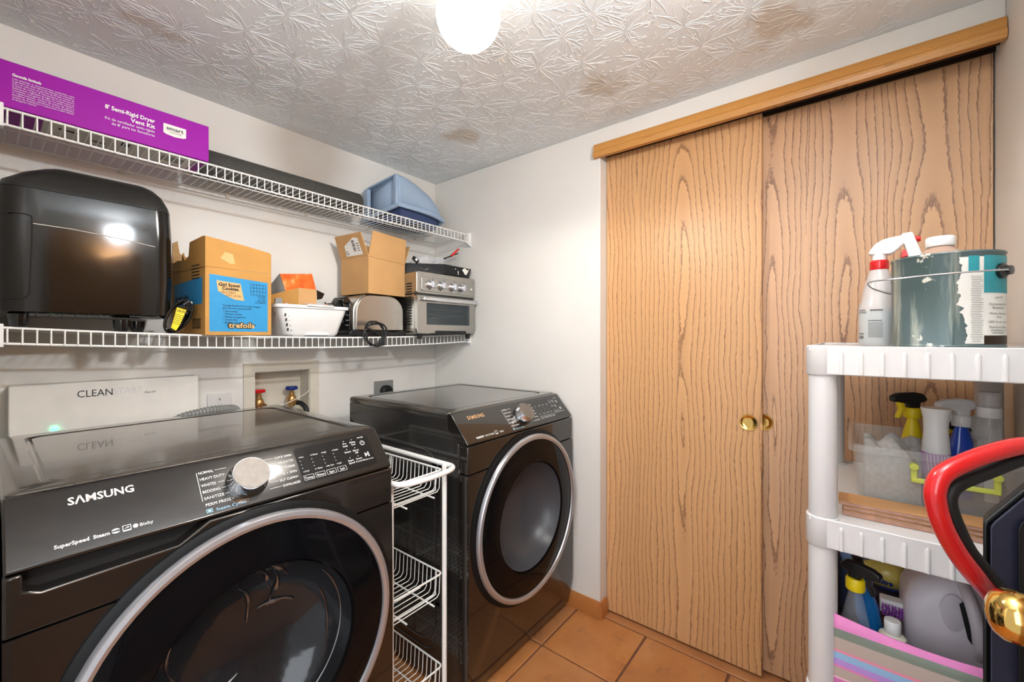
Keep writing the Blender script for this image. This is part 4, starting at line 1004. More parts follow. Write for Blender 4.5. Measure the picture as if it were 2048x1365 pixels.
    bprof = [(.207,.022),(.198,-.01),(.180,-.045),(.145,-.080),(.09,-.105),(.04,-.113),(.0001,-.115)]
    m = MB(); m.lathe(bprof, C_, ax, 72, cap=False); bo_ = obj('bowl', m, M['bowlin'] if kind == 'w' else M['bowldry'], dd)
    def bh(r):
        for (r0, h0), (r1, h1) in zip(bprof, bprof[1:]):
            if r1 <= r <= r0: return h0 + (h1-h0)*(r0-r)/(r0-r1)
        return -.11
    if kind == 'w':
        m = MB()
        for (a0, a1, r0, r1, wd) in ((52,86,.150,.188,.008),(60,88,.110,.178,.006),(40,70,.07,.165,.007),(150,205,.17,.12,.004),(-35,20,.186,.170,.003),(-60,40,.196,.196,.0022),(20,55,.12,.06,.005),(100,140,.165,.17,.004),(210,260,.15,.08,.004),(70,95,.03,.13,.005)):
            pp = []
            for k in range(15):
                r = r0+(r1-r0)*k/14; a = RAD(a0+(a1-a0)*k/14 + 1.6*sin(k*.55)); pp.append(C_ + V((r*cos(a), -(bh(r)+.003), r*sin(a))))
            m.tube(smooth_path(pp, 2), [.0012+wd*sin(pi*k/28)*(.62+.38*sin(k*.42+a0)) for k in range(29)], 6)
        obj('glint_streaks', m, M['glint'], bo_, label='bright swirling streaks standing in for reflections')  # pale tubes added along the bowl as its swirling reflections
    m = MB(); m.lathe([(.209,.004),(R0-.03,.004),(R0-.03,.012)], C_, ax, 48, cap=False); obj('door_back', m, M['gloss'], dd)
    for x, y in ((-hw+.05,.10),(hw-.05,.10),(-hw+.05,.70),(hw-.05,.70)):
        m = mb(); m.cyl((x,y,.001), (x,y,.024), .022, n=18); obj('foot', m, M['rubber'], root)
    return root
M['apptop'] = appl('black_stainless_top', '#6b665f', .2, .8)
M['bowldry'] = mat('grey_drum_bowl', '#4a4a4e', .3, var=.1, vs=6, spec=.5)
M['bowlin'] = mat('dark_bowl', '#1d1e20', .12, metal=.0, var=.3, vs=9, bump=.9, bs=16, spec=.6)
wm = laundry('washing_machine', .3725, 'black front loading washer with silver dial near the wall unit', 'washer', 'w')
dm = laundry('tumble_dryer', 1.365, 'black front loading dryer standing in the room corner', 'dryer', 'd')
# drain hose hump behind washer
hs = thing('drain_hose', (.5,1.80,.8), 'ribbed grey hose arching just behind the washer top', 'hose')
hp = smooth_path([(.34,1.80,.9),(.40,1.80,.985),(.48,1.80,1.008),(.56,1.81,1.008),(.60,1.82,.99),(.62,1.83,.9),(.62,1.83,.6)], 8)
T = MB(); T.tube(hp, .014, 10)
for i in range(2, len(hp)-1):
    T.lathe([(.014,0),(.0165,.002),(.014,.004)], hp[i], hp[i+1]-hp[i-1], 10, cap=False)
obj('corrugated_tube', T, M['grey'], hs)

# ================================================================== LAUNDRY CART
ct = thing('wire_cart', (.868, 1.35, 0), 'narrow white wire cart slotted between washer and dryer', 'cart')
xl, xr, y0, y1 = .752, .982, 1.055, 1.66
HZ = .842
def tb(nm, pts, r, n=10, k=0): return obj(nm, MB().tube(smooth_path(pts, k) if k else pts, r, n), M['white'], ct)
loop = [(xr, y1, HZ), (xr, 1.10, HZ), (xr, 1.055, HZ), (xr-.006, 1.03, HZ), (xr-.03, 1.012, HZ), (xr-.08, 1.004, HZ), (xl+.08, 1.004, HZ), (xl+.03, 1.012, HZ), (xl+.006, 1.03, HZ), (xl, 1.055, HZ), (xl, 1.10, HZ), (xl, y1, HZ)]
tb('handle_loop', loop, .0085, 12, 4)
for x in (xl+.004, xr-.012):
    for y in (1.064, y1-.01):
        tb('post', [(x, y, .045), (x, y, HZ)], .0085, 12)
        c_ = MB(); c_.lathe([(.006,-.008),(.019,-.008),(.019,.008),(.006,.008)], (x, y, .022), (1,0,0), 18); obj('caster', c_, M['rubber'], ct)
        c_ = MB(); c_.box(x-.011, x+.011, y-.005, y+.005, .020, .050); obj('caster_fork', c_, M['satin'], ct)
for tz1, tz0, in ((.828, .752), (.478, .395), (.165, .085)):
    bx = MB(); a, b = xl+.012, xr-.018; c, d = y0+.012, y1-.02
    bsk = MB(); bsk.tube([V((x,y,tz1)) for x,y in rrect(a,b,c,d,.015,3)], .0032, 8, closed=True); rim_ = obj('basket_rim', bsk, M['white'], ct)
    bsk = MB()
    for y in (c+.03, (c+d)/2, d-.03): bsk.tube(smooth_path([(a,y,tz1),(a+.006,y,tz0+.014),(a+.020,y,tz0),(b-.020,y,tz0),(b-.006,y,tz0+.014),(b,y,tz1)], 3), .0028, 6)
    bsk.tube([(a+.045,c-.01,tz0-.004),(a+.045,d,tz0-.004)], .0028, 6); bsk.tube([(b-.045,c-.01,tz0-.004),(b-.045,d,tz0-.004)], .0028, 6)
    obj('basket_frame', bsk, M['white'], rim_)
    nw = 26
    for i in range(nw):
        y = c + .012 + (d-c-.024)*i/(nw-1); q = MB(); q.tube([(a,y,tz1),(a+.004,y,tz0+.012),(a+.014,y,tz0+.002),(b-.014,y,tz0+.002),(b-.004,y,tz0+.012),(b,y,tz1)], .0016, 6); obj('basket_wire', q, M['white'], rim_)

# ================================================================== WHITE PLASTIC SHELF UNIT
ux0, ux1, uy0, uy1 = 1.120, 1.692, -.322, .062
su = thing('shelf_unit', (1.40, -.13, 0), 'white moulded plastic shelf unit against the closet doors', 'shelf unit')
su.rotation_euler = (0, 0, -.022)
levels = [.125, .505, .883, 1.2555]
for zt_ in levels:
    s_ = MB(); s_.box(ux0+.006, ux1-.006, uy0+.006, uy1-.006, zt_-.006, zt_)
    sh = obj('shelf', s_, M['wplastic'], su)
    s_ = MB(); h = .058
    for (a, b, c, d) in ((ux0,ux0+.006,uy0+.03,uy1-.03),(ux1-.006,ux1,uy0+.03,uy1-.03),(ux0+.03,ux1-.03,uy0,uy0+.006),(ux0+.03,ux1-.03,uy1-.006,uy1)): s_.box(a,b,c,d,zt_-h,zt_+.004)
    obj('skirt', s_, M['wplastic'], sh, bev=.002)
    for i in range(9):
        y = uy1-.062 - i*.0325; r_ = MB(); r_.lathe([(.0045,0),(.0045,.043),(.0035,.047),(.001,.0495)], (ux0+.0008, y, zt_-h+.002), (0,0,1), 12); obj('rib', r_, M['wplastic'], sh)
    for x in (ux0+.029, ux1-.029):
        for y in (uy0+.029, uy1-.029):
            r_ = MB(); r_.lathe([(.029,-h-.002),(.0305,-h),(.0305,.002),(.0285,.0045)], (x,y,zt_), (0,0,1), 28); obj('corner_socket', r_, M['wplastic'], sh)
for x in (ux0+.029, ux1-.029):
    for y in (uy0+.029, uy1-.029):
        for a, b in ((.0015, .07), (.13, .447), (.51, .825), (.888, 1.1975)):
            r_ = MB(); r_.lathe([(.0255,a),(.0265,a+.004),(.0265,b)], (x,y,0), (0,0,1), 28); obj('post', r_, M['wplastic'], su)

# ---- generic bottles
def spray_bottle(name, label, loc, h, r, body, collar, head, trig, yaw, sq=.72, hs=1.0, fill=None, tilt=0, cat='spray bottle', group=None):
    loc = V(loc); root = thing(name, loc, label, cat, group)
    Mx = MX.Translation(loc) @ MX.Rotation(yaw, 4, 'Z') @ MX.Rotation(tilt, 4, 'Y')
    def mb(): m = MB(); m.M = Mx; return m
    m = mb(); m.lathe([(r*.92,0),(r,.006),(r,h*.52),(r*.93,h*.60),(r*.70,h*.76),(r*.56,h*.86),(r*.40,h*.95),(r*.36,h)], (0,0,0), (0,0,1), 28, 1, sq); obj('bottle', m, body, root)
    if fill is not None:
        m = mb(); m.lathe([(r*.86,.004),(r*.93,.01),(r*.93,h*.45)], (0,0,0), (0,0,1), 24, 1, sq); obj('liquid', m, fill, root)
    m = mb(); m.lathe([(.0165,h-.004),(.0175,h-.002),(.0175,h+.018),(.0150,h+.022)], (0,0,0), (0,0,1), 24); obj('collar', m, collar, root)
    z = h+.020; s = hs
    m = mb(); m.prism([(-.016*s,z),(.014*s,z),(.017*s,z+.014*s),(.050*s,z+.020*s),(.064*s,z+.020*s),(.066*s,z+.038*s),(.046*s,z+.048*s),(.0,z+.052*s),(-.026*s,z+.048*s),(-.040*s,z+.030*s),(-.034*s,z+.022*s),(-.018*s,z+.018*s)], 'y', -.011*s, .011*s); obj('spray_head', m, head, root, bev=.005*s, seg=3)
    m = mb(); m.prism([(.030*s,z+.020*s),(.046*s,z+.020*s),(.040*s,z-.004*s),(.050*s,z-.030*s),(.043*s,z-.032*s),(.028*s,z-.006*s)], 'y', -.008*s, .008*s); obj('trigger', m, trig, root, bev=.002*s)
    return root, mb
def cyl_map(c, r, ang0, off=.0006):
    """x measured along the circumference from ang0, seen from outside left to right"""
    c = V(c)
    return lambda x, y: c + V(((r+off)*cos(ang0 + x/r), (r+off)*sin(ang0 + x/r), y))

# ================================================================== PAINT CAN, TOP SHELF
tz = 1.2555
pcx, pcy, pr_ = 1.262, -.165, .084
pc2 = thing('paint_can', (pcx, pcy, tz), 'paint smeared metal can with teal label on the plastic shelf', 'paint can')
hC = .190
T = MB(); T.lathe([(pr_-.004,0),(pr_,.001),(pr_+.002,.004),(pr_,.008),(pr_,hC-.006),(pr_+.002,hC-.003),(pr_+.001,hC),(pr_-.004,hC),(pr_-.004,.004),(.0001,.004)], (pcx,pcy,tz+.001), (0,0,1), 72, cap=False); obj('can', T, M['can'], pc2)
# facing direction toward the camera
af = atan2(-pcy, -pcx); af = atan2(0-pcy, 0-pcx)
def ring_patch(a0, a1, z0, z1, off, jag=0, n=20):
    P_ = MB(); vs = []
    for i in range(n+1):
        a = a0 + (a1-a0)*i/n
        for z in (z0, z1): vs.append((pcx+(pr_+off)*cos(a), pcy+(pr_+off)*sin(a), tz+z))
    P_.add(vs, [(2*i, 2*i+2, 2*i+3, 2*i+1) for i in range(n)]); return P_
# angles increase counter-clockwise = to the right when looking at the front from -X
A = lambda deg: af + RAD(deg)
m = MB(); zs_ = [i/44 for i in range(45)]; vs = []
for t in zs_:
    z = .010 + .168*t; wob = 9*NZ.noise(V((t*4, 3, 0))) + 4*NZ.noise(V((t*26, 9, 0))) + (6 if t < .45 else 0)
    for k in range(9):
        a = A(13 + wob + (95-13-wob)*k/8); vs.append((pcx+(pr_+.0006)*cos(a), pcy+(pr_+.0006)*sin(a), tz+z))
m.add(vs, [(9*j+k, 9*j+k+1, 9*j+9+k+1, 9*j+9+k) for j in range(44) for k in range(8)]); lbl = obj('paper_label', m, M['canlabel'], pc2, fix=False, label='torn white paper label')
obj('teal_band', ring_patch(A(38), A(95), .108, .180, .0011), M['canteal'], lbl, fix=False, label='teal label band')
obj('teal_flash', ring_patch(A(22), A(33), .148, .180, .0011), M['canteal'], lbl, fix=False, label='teal label patch')
obj('dark_foot_band', ring_patch(A(38), A(95), .009, .026, .0011), M['bronze'], lbl, fix=False)
L = MB(); fC2 = cyl_map((pcx,pcy,tz), pr_, A(40), .0017)
for i, (s_, f_) in enumerate((("Low VOC", .02), ("Outstanding Stain", .044), ("Resistance", .03), ("Mildew Resistant", .042), ("Film", .012), ("100% Acrylic Latex", .046), ("Pearl/Low Sheen", .042))):
    letter(L, fC2, s_, .027, (.097,.084,.077,.066,.059,.050,.040)[i], .0062, align='CENTER', fit=f_)
letter(L, fC2, "WARNING • 20", .008, .0335, .006); bars(L, fC2, .01, .04, .0305, .001)
fC3 = cyl_map((pcx,pcy,tz), pr_, A(17), .0017)
for i in range(38): bars(L, fC3, .010+.002*random.random(), .024+.006*random.random(), .014+.0034*i, .0006)
obj('label_lettering', L, M['ink'], lbl, fix=False)
# drip of paint over the seam
m = MB(); m.tube([(pcx+(pr_+.0005)*cos(A(8)), pcy+(pr_+.0005)*sin(A(8)), tz+z) for z in (.008,.06,.12,.185)], .0014, 6); obj('seam', m, M['can'], pc2)
ear = V((pcx+pr_*cos(A(62)), pcy+pr_*sin(A(62)), tz+.150)); ed = V((cos(A(62)), sin(A(62)), 0))
m = MB(); m.lathe([(.015,0),(.015,.006),(.009,.010),(.0085,.016),(.0001,.017)], ear, ed, 24); obj('ear', m, M['gloss'], pc2, label='black bail ear')
ear2 = V((pcx+pr_*cos(A(-118)), pcy+pr_*sin(A(-118)), tz+.150)); ed2 = V((cos(A(-118)), sin(A(-118)), 0))
m = MB(); m.lathe([(.015,0),(.015,.006),(.009,.010),(.0001,.017)], ear2, ed2, 24); obj('ear', m, M['gloss'], pc2)
bail = []
for i in range(25):
    t = i/24; a = A(62 - 180*t); rr = pr_ + .010 + .020*sin(pi*t)**.5 + (.018*max(0, 1-abs(t-.72)/.2))
    bail.append((pcx+rr*cos(a), pcy+rr*sin(a), tz+.150 - .006*sin(pi*t) - .028*max(0, (t-.70)/.3)))
m = MB(); m.tube(smooth_path(bail, 2), .0017, 8); obj('bail_handle', m, M['satin'], pc2)
# bottles beside and inside the can
sbp = at(1768, 697, X=1.34)
bx_, by_ = 1.372, -.066
r1 = thing('spray_bottle', (bx_, by_, tz), 'white spray bottle with red collar and long white trigger beside the paint can', 'spray bottle')
T = MB(); T.lathe([(.036,0),(.040,.006),(.040,.092),(.038,.102),(.034,.112),(.031,.135),(.026,.158),(.019,.182),(.015,.192)], (bx_,by_,tz+.0008), (0,0,1), 32); obj('bottle', T, M['milky'], r1)
T = MB(); T.lathe([(.034,.004),(.038,.010),(.038,.085)], (bx_,by_,tz+.0008), (0,0,1), 28); obj('liquid', T, M['aqua'], r1)
T = MB(); T.lathe([(.0175,.188),(.0185,.190),(.0185,.208),(.016,.211)], (bx_,by_,tz), (0,0,1), 28); obj('collar', T, M['redp'], r1, label='red screw collar')
def slabx(name, pix, X, th, m, par, bev=.003, label=None):
    a = [at(u, v, X=X-th/2) for u, v in pix]; b = [p + V((th, 0, 0)) for p in a]; n = len(a)
    return obj(name, MB().add(a+b, [tuple(range(n)), tuple(range(n, 2*n))[::-1]] + [(i, n+i, n+(i+1)%n, (i+1)%n) for i in range(n)]), m, par, bev=bev, label=label)
T = MB(); T.cyl((bx_,by_,tz+.208), (bx_,by_,tz+.232), .0135, .0125, 20); obj('neck', T, M['whitep'], r1)
slabx('spray_head', [(1736,509),(1741,500),(1751,488),(1764,480),(1780,475),(1800,471),(1814,466),(1824,470),(1822,484),(1808,488),(1800,496),(1791,503),(1784,508),(1757,511)], bx_, .024, M['whitep'], r1, .004)
slabx('trigger', [(1803,467),(1825,463),(1849,516),(1821,526),(1812,497)], bx_-.004, .020, M['whitep'], r1, .003)
slabx('latch', [(1804,500),(1816,498),(1818,512),(1802,517)], bx_, .014, M['redp'], r1, .002, 'red latch')
T = MB(); q = at(1834,478,X=bx_); T.cyl(q+V((0,.010,0)), q+V((0,-.006,0)), .0075, .0065, 16); obj('nozzle', T, M['redp'], r1, label='red nozzle tip')
lm_ = cyl_map((bx_,by_,tz), .0402, RAD(104), .0003)
L = MB(); bars(L, lm_, .004, .024, .088, .0014, 1); bars(L, lm_, .003, .026, .0845, .0006, 3, .0018); bars(L, lm_, .034, .058, .088, .0012, 2, .002)
for i in range(12): bars(L, lm_, .004+.0013*i, .0046+.0013*i, .018, .008)
bars(L, lm_, .004, .020, .030, .0014); bars(L, lm_, .030, .056, .062, .0014); bars(L, lm_, .030, .058, .058, .0005, 18, .0021); obj('label_print', L, M['ink'], r1, fix=False)
jb = thing('jug_in_can', (pcx+.03, pcy-.01, tz+.004), 'pinkish clear bottle with white cap standing inside the paint can', 'bottle')
T = MB(); T.lathe([(.045,0),(.047,.01),(.047,.165),(.040,.192),(.024,.207),(.020,.211),(.020,.218)], (1.290,-.162,tz+.0055), (0,0,1), 32); obj('bottle', T, M['jugp'] if 'jugp' in M else M.setdefault('jugp', glass('pinkish_bottle', '#c9a894', .8, .15, .5)), jb)
T = MB(); T.lathe([(.0225,.213),(.0235,.215),(.0235,.231),(.0215,.234),(.0001,.2345)], (1.290,-.162,tz+.0055), (0,0,1), 28); obj('cap', T, M['whitep'], jb)
# ================================================================== SECOND SHELF: BIN AND PLANKS
sz = .883
bn = thing('clear_bin', (1.40, -.17, sz), 'translucent plastic bin with lime handles full of spray bottles', 'bin')
bxa, bxb, bya, byb = 1.252, 1.560, -.322+.008, -.012
zt_ = 1.030
T = MB(); T.loft([rsec(sz+.0015,bxa+.018,bxb-.012,bya+.014,byb-.018,.02), rsec(sz+.010,bxa+.012,bxb-.006,bya+.010,byb-.012,.02), rsec(zt_-.016,bxa+.003,bxb,bya+.002,byb-.002,.022), rsec(zt_-.016,bxa-.004,bxb+.006,bya,byb+.006,.024), rsec(zt_,bxa-.004,bxb+.006,bya,byb+.006,.024), rsec(zt_,bxa+.004,bxb-.002,bya+.006,byb-.004,.02), rsec(sz+.012,bxa+.015,bxb-.010,bya+.014,byb-.016,.018)])
obj('tub', T, M['clear'], bn, ang=40)
gy0, gy1 = -.116, -.236
for y in (gy0, gy1):
    T = MB(); T.cyl((bxa-.002,y,zt_-.030), (bxa-.016,y,zt_-.030), .0075, n=16); T.box(bxa-.012, bxa-.006, y-.005, y+.005, zt_-.062, zt_-.024)
    obj('handle_pivot', T, M['lime'], bn, bev=.001)
T = MB(); T.box(bxa-.013, bxa-.005, gy1-.005, gy0+.005, zt_-.064, zt_-.054); obj('handle', T, M['lime'], bn, bev=.002, label='lime green handle')
def towel(name, label, x0, x1, y0, y1, z0, zf, seed):
    o = thing(name, ((x0+x1)/2, (y0+y1)/2, z0), label, 'towel'); n = 22; T = MB(); vs = []
    def f(i, j):
        x = x0+(x1-x0)*i; y = y0+(y1-y0)*j
        return (x, y, max(z0+.004, zf(i, j) + .010*NZ.noise(V((i*4, j*4, seed)))))
    T.grid(f, n, n)
    k = len(T.v); T.grid(lambda i, j: (x0+(x1-x0)*i, y0+(y1-y0)*j, z0+.002), n, n)
    W_ = n+1; ring = [i for i in range(W_)] + [j*W_+n for j in range(1, W_)] + [n*W_+i for i in range(n-1, -1, -1)] + [j*W_ for j in range(n-1, 0, -1)]
    T.f += [(ring[i], ring[(i+1)%len(ring)], k+ring[(i+1)%len(ring)], k+ring[i]) for i in range(len(ring))]
    obj('cloth', T, M['towel'], o, ang=60); return o
towel('grey_towel', 'pale grey terry towel bunched at the left end of the clear bin', 1.278, 1.385, -.131, -.036, sz+.014, lambda i, j: sz+.122 + .050*math.exp(-((j-.45)/.26)**2)*math.exp(-((i-.35)/.4)**2) + .035*math.exp(-((j-.95)/.22)**2) - .10*max(0, i-.72)*2.6 - .03*max(0,.2-j)*3, 2)
towel('charcoal_rag', 'darker grey rag tucked behind the white and purple bottle', 1.392, 1.440, -.165, -.09, sz+.014, lambda i, j: sz+.120 + .03*sin(pi*j)*sin(pi*i), 6)
# black and yellow sprayer
bb_ = at(1812, 1010, X=1.44)
spray_bottle('yellow_sprayer', 'yellow spray bottle with black head beside the grey towel', (1.475,-.135,sz+.0150), .178, .027, M['yellow'], M['yellow'], M['black'], M['yellow'], RAD(125), sq=.9, hs=.8)
# white hourglass bottle with violet label
wb = thing('white_bottle', (1.335,-.195,sz), 'white waisted bottle with purple label standing in the clear bin', 'bottle')
wx, wy = 1.340, -.161
T = MB(); T.lathe([(.025,0),(.0265,.006),(.0265,.112),(.0255,.120)], (wx,wy,sz+.0145), (0,0,1), 36, 1, .95); obj('label_sleeve', T, M['violet'], wb, label='purple label sleeve')
T = MB(); T.lathe([(.0255,.120),(.0250,.126),(.0225,.155),(.0215,.172),(.0225,.195),(.0265,.218),(.0267,.220),(.0001,.2215)], (wx,wy,sz+.0145), (0,0,1), 36, 1, .95); obj('upper_body', T, M['whitep'], wb)
L = MB()
for i in range(7):
    a = pi - .7 + i*.23; L.tube([(wx+.0268*cos(a), wy+.0255*sin(a), sz+.132), (wx+.0268*cos(a+.1), wy+.0255*sin(a+.1), sz+.095)], .0008, 4)
obj('label_streaks', L, M['letter'], wb)
# blue bottle with white head
spray_bottle('blue_spray_bottle', 'cobalt blue spray bottle with white head in the clear bin', (1.440,-.216,sz+.0160), .172, .031, M['cobalt'], M['whitep'], M['whitep'], M['whitep'], RAD(120), sq=.8, hs=.8)
# clear capped bottle
cb2 = thing('clear_capped_bottle', (1.42,-.278,sz), 'tall clear bottle with white cap at the bin right end', 'bottle')
cx_, cy_ = 1.405, -.254
T = MB(); T.lathe([(.024,0),(.0255,.006),(.0255,.12),(.0235,.16),(.0195,.196),(.017,.21)], (cx_,cy_,sz+.0145), (0,0,1), 28); obj('bottle', T, M['clear'], cb2)
T = MB(); T.lathe([(.0185,.200),(.0198,.202),(.0198,.221),(.0188,.223)], (cx_,cy_,sz+.0145), (0,0,1), 28); obj('collar', T, M['whitep'], cb2)
T = MB(); T.lathe([(.0175,.223),(.0192,.240),(.0195,.252),(.0175,.257),(.0001,.258)], (cx_,cy_,sz+.0145), (0,0,1), 28); obj('cap', T, M['milky'], cb2)
obj('label', MB().grid(lambda i, j: (cx_+.0260*cos(pi*.85+i*.9), cy_+.0260*sin(pi*.85+i*.9), sz+.03+.07*j), 8, 1), M['paper'], cb2, fix=False, label='white paper label')
bkk = thing('black_sprayer', (1.50,-.215,sz+.015), 'black topped amber bottle half hidden behind the blue bottle', 'bottle')
T = MB(); T.lathe([(.032,0),(.032,.13),(.016,.15)], (1.515,-.222,sz+.0145), (0,0,1), 24); obj('bottle', T, M['amber'], bkk)
T = MB(); T.M = MX.Translation((1.49,-.205,sz+.178)) @ MX.Rotation(RAD(25),4,'X'); T.box(-.012,.012,-.035,.035,-.010,.010); obj('head', T, M['black'], bkk, bev=.004)
T = MB(); T.box(1.498,1.512,-.215,-.19,sz+.12,sz+.165); obj('tag', T, M['yellow'], bkk, label='yellow tag')
wbag = thing('white_pouch', (1.53,-.285,sz+.02), 'crinkled white plastic pouch behind the tall clear bottle', 'pouch')
T = MB(); T.grid(lambda i, j: (1.505+.02*NZ.noise(V((i*5,j*5,4))), -.294+.075*i, sz+.06+.155*j - .02*i*j), 12, 12); obj('film', T, M['paper'], wbag, solid=.003, ang=20)
# three laminate planks
for i, (xa, ya, yb_, lab) in enumerate(((1.184,-.285,.004,'lowest laminate plank of three on the shelf front'), (1.182,-.283,.003,'middle laminate plank of three below the clear bin'), (1.180,-.286,.011,'top laminate plank with worn oak face below the clear bin'))):
    z0_ = sz+.0006+.0098*i + (.0045 if i else 0)
    pk = thing('laminate_plank', (1.19,-.15,z0_), lab, 'plank')
    hh = .0135 if i == 0 else .0092
    z1_ = z0_ + hh
    T = MB(); T.box(xa, xa+.063, ya, yb_, z0_, z1_-.0025); obj('core', T, M['pinkboard'], pk, bev=.0008)
    T = MB(); T.box(xa-.0005, xa+.064, ya, yb_+.0008, z1_-.0024, z1_); obj('face', T, M['plank'], pk, bev=.0006)
# sloped front plank leaning on the bin (shows its face)
# ================================================================== THIRD SHELF: STRIPED BIN
tz3 = .505
sb3 = thing('striped_bin', (1.38,-.13,tz3), 'pink striped fabric bin on the lower shelf full of cleaners', 'bin')
def sag(y): return .686 - .018*sin(pi*min(1,max(0,(.03-y)/.34)))
T = MB(); n = 24
def wallp(pa, pb_, th):
    pa, pb_ = V(pa), V(pb_); d_ = (pb_-pa); nn = V((-d_.y, d_.x, 0)).normalized()*th; vs = []
    for i in range(n+1):
        p = pa + d_*i/n; zt4 = sag(p.y) if abs(d_.y) > .1 else .684 - .008*sin(pi*i/n)
        bulge = nn*(-.5*sin(pi*i/n))
        for k in range(7):
            z = tz3+.002 + (zt4-tz3-.002)*k/6; b_ = bulge*sin(pi*k/6)
            vs.append(V((p.x, p.y, z)) + b_)
    T.add(vs, [(7*i+k, 7*(i+1)+k, 7*(i+1)+k+1, 7*i+k+1) for i in range(n) for k in range(6)])
c4 = [(1.135,.022), (1.135,-.312), (1.64,-.312), (1.64,.022)]
for i in range(4): wallp(c4[i]+(0,), c4[(i+1)%4]+(0,), .012)
T.add([V((x,y,tz3+.002)) for x, y in c4], [(0,1,2,3)])
obj('fabric', T, M['stripe'], sb3, solid=.004, ang=50)
# contents
spray_bottle('clear_spray_bottle', 'clear spray bottle with yellow collar and black head in the striped bin', (1.19,-.018,tz3+.008), .215, .030, M['thinclear'], M['yellow'], M['black'], M['black'], RAD(245), sq=.8, hs=.72, fill=M['azure'])
ab = thing('azure_bottle', (1.25,-.055,tz3+.008), 'bright blue bottle leaning behind the yellow collared sprayer', 'bottle')
T = MB(); T.M = MX.Translation((1.262,-.062,tz3+.008)) @ MX.Rotation(RAD(-9),4,'X'); T.lathe([(.021,0),(.022,.01),(.022,.15),(.017,.175),(.016,.19),(.019,.21),(.015,.235),(.010,.245)], (0,0,0), (0,0,1), 28, .8, 1); obj('bottle', T, M['azure'], ab)
T = MB(); T.M = MX.Translation((1.262,-.062,tz3+.008)) @ MX.Rotation(RAD(-9),4,'X'); T.lathe([(.0105,.243),(.0105,.258),(.0001,.259)], (0,0,0), (0,0,1), 20); obj('cap', T, M['black'], ab)
wc = thing('white_cap_bottle', (1.18,-.075,tz3+.008), 'small off white bottle with white cap in front of the grey jug', 'bottle')
q = at(1785,1262,X=1.19)
T = MB(); T.lathe([(.023,0),(.0245,.006),(.0245,q.z-tz3-.030),(.022,q.z-tz3-.018),(.013,q.z-tz3-.012)], (1.19,q.y,tz3+.008), (0,0,1), 28); obj('bottle', T, M['ivory'], wc)
T = MB(); T.lathe([(.0130,q.z-tz3-.014),(.0138,q.z-tz3-.011),(.0138,q.z-tz3+.012),(.0128,q.z-tz3+.0145),(.0001,q.z-tz3+.0148)], (1.19,q.y,tz3+.008), (0,0,1), 24); obj('cap', T, M['whitep'], wc)
# grey jug
jg = thing('gallon_jug', (1.32,-.19,tz3+.008), 'large cloudy grey plastic gallon jug with moulded handle', 'jug')
jz = tz3+.008; jx, jy = 1.325, -.180
def jsec(z, hx, hy, r, ox=0, oy=0): return [V((jx+ox+x, jy+oy+y, jz+z)) for x, y in rrect(-hx, hx, -hy, hy, r, 6)]
T = MB(); T.loft([jsec(0,.068,.068,.025), jsec(.008,.076,.076,.03), jsec(.15,.077,.078,.03), jsec(.190,.076,.077,.032), jsec(.220,.072,.070,.04,0,-.004), jsec(.250,.060,.052,.04,0,-.012), jsec(.272,.042,.036,.034,0,-.022), jsec(.285,.024,.024,.022,0,-.030), jsec(.298,.019,.019,.018,0,-.030)]); obj('body', T, M['jug'], jg, ang=60)
T = MB(); T.tube(smooth_path([(jx-.050,jy-.012,jz+.252),(jx-.086,jy-.018,jz+.232),(jx-.098,jy-.026,jz+.19),(jx-.094,jy-.032,jz+.145),(jx-.070,jy-.034,jz+.115)], 5), .0105, 12); obj('handle', T, M['jug'], jg)
T = MB(); T.ball((jx-.074,jy+.004,jz+.185), .028, 24, 14, .14, .8, 1.6); obj('recess_shade', T, M['jugshade'] if 'jugshade' in M else M.setdefault('jugshade', mat('jug_recess_shade', '#cbc3c9', .45)), jg)  # shade of the hollow put into a slightly darker jug colour
T = MB(); T.prism([(jy-.012,jz+.225),(jy-.004,jz+.215),(jy-.016,jz+.15),(jy-.022,jz+.14),(jy-.018,jz+.19)], 'x', jx-.0795, jx-.0765); obj('handle_gap_shade', T, M['dark'], jg, label='dark sliver for the shade in the handle gap')  # solid dark sliver painted in as the shaded opening
T = MB(); T.lathe([(.020,.296),(.021,.298),(.021,.312),(.0001,.314)], (jx,jy-.030,jz), (0,0,1), 24); obj('cap', T, M['bluep'], jg)
L = MB(); fn = plane((jx-.0782, jy+.0, jz+.088), (0,-1,0), (0,0,1)); letter(L, fn, "BEKW", .030, 0, .012, fit=.028); obj('stamp', L, M['ink'], jg, fix=False)
# packet of scrubbers
yk = thing('scrubber_packet', (1.42,-.12,tz3+.2), 'clear packet of yellow scrubbing pads behind the grey jug', 'packet')
q = at(1775,1150,X=1.46)
T = MB(); T.M = MX.Translation((1.46,q.y,q.z)); T.ball((0,0,0), .052, 24, 14, .6, 1.15, .62); obj('pads', T, M['yellow'], yk)
T = MB(); T.M = MX.Translation((1.458,q.y,q.z+.004)); T.ball((0,0,0), .060, 26, 14, .62, 1.2, .72); obj('wrapping', T, M['thinclear'], yk)
L = MB(); fn = plane((1.42, q.y+.03, q.z-.016), (0,-1,0), (0,0,1)); letter(L, fn, "Ultra", .004, .006, .016, shear=.2, bold=.0008); bars(L, fn, .012, .045, -.006, .005); obj('print', L, M['bluep'], yk, fix=False)
pbx = thing('purple_bottle', (1.35,-.13,tz3+.008), 'dark purple bottle lying under the yellow scrubber packet', 'bottle')
q2 = at(1778,1193,X=1.44)
T = MB(); T.lathe([(.010,-.075),(.024,-.06),(.026,-.05),(.026,.06),(.020,.072),(.0001,.075)], (1.452,q2.y,q2.z-.012), V((.15,1,.12)), 24); obj('bottle', T, mat('aubergine_plastic', '#2f2133', .25, coat=.4), pbx)
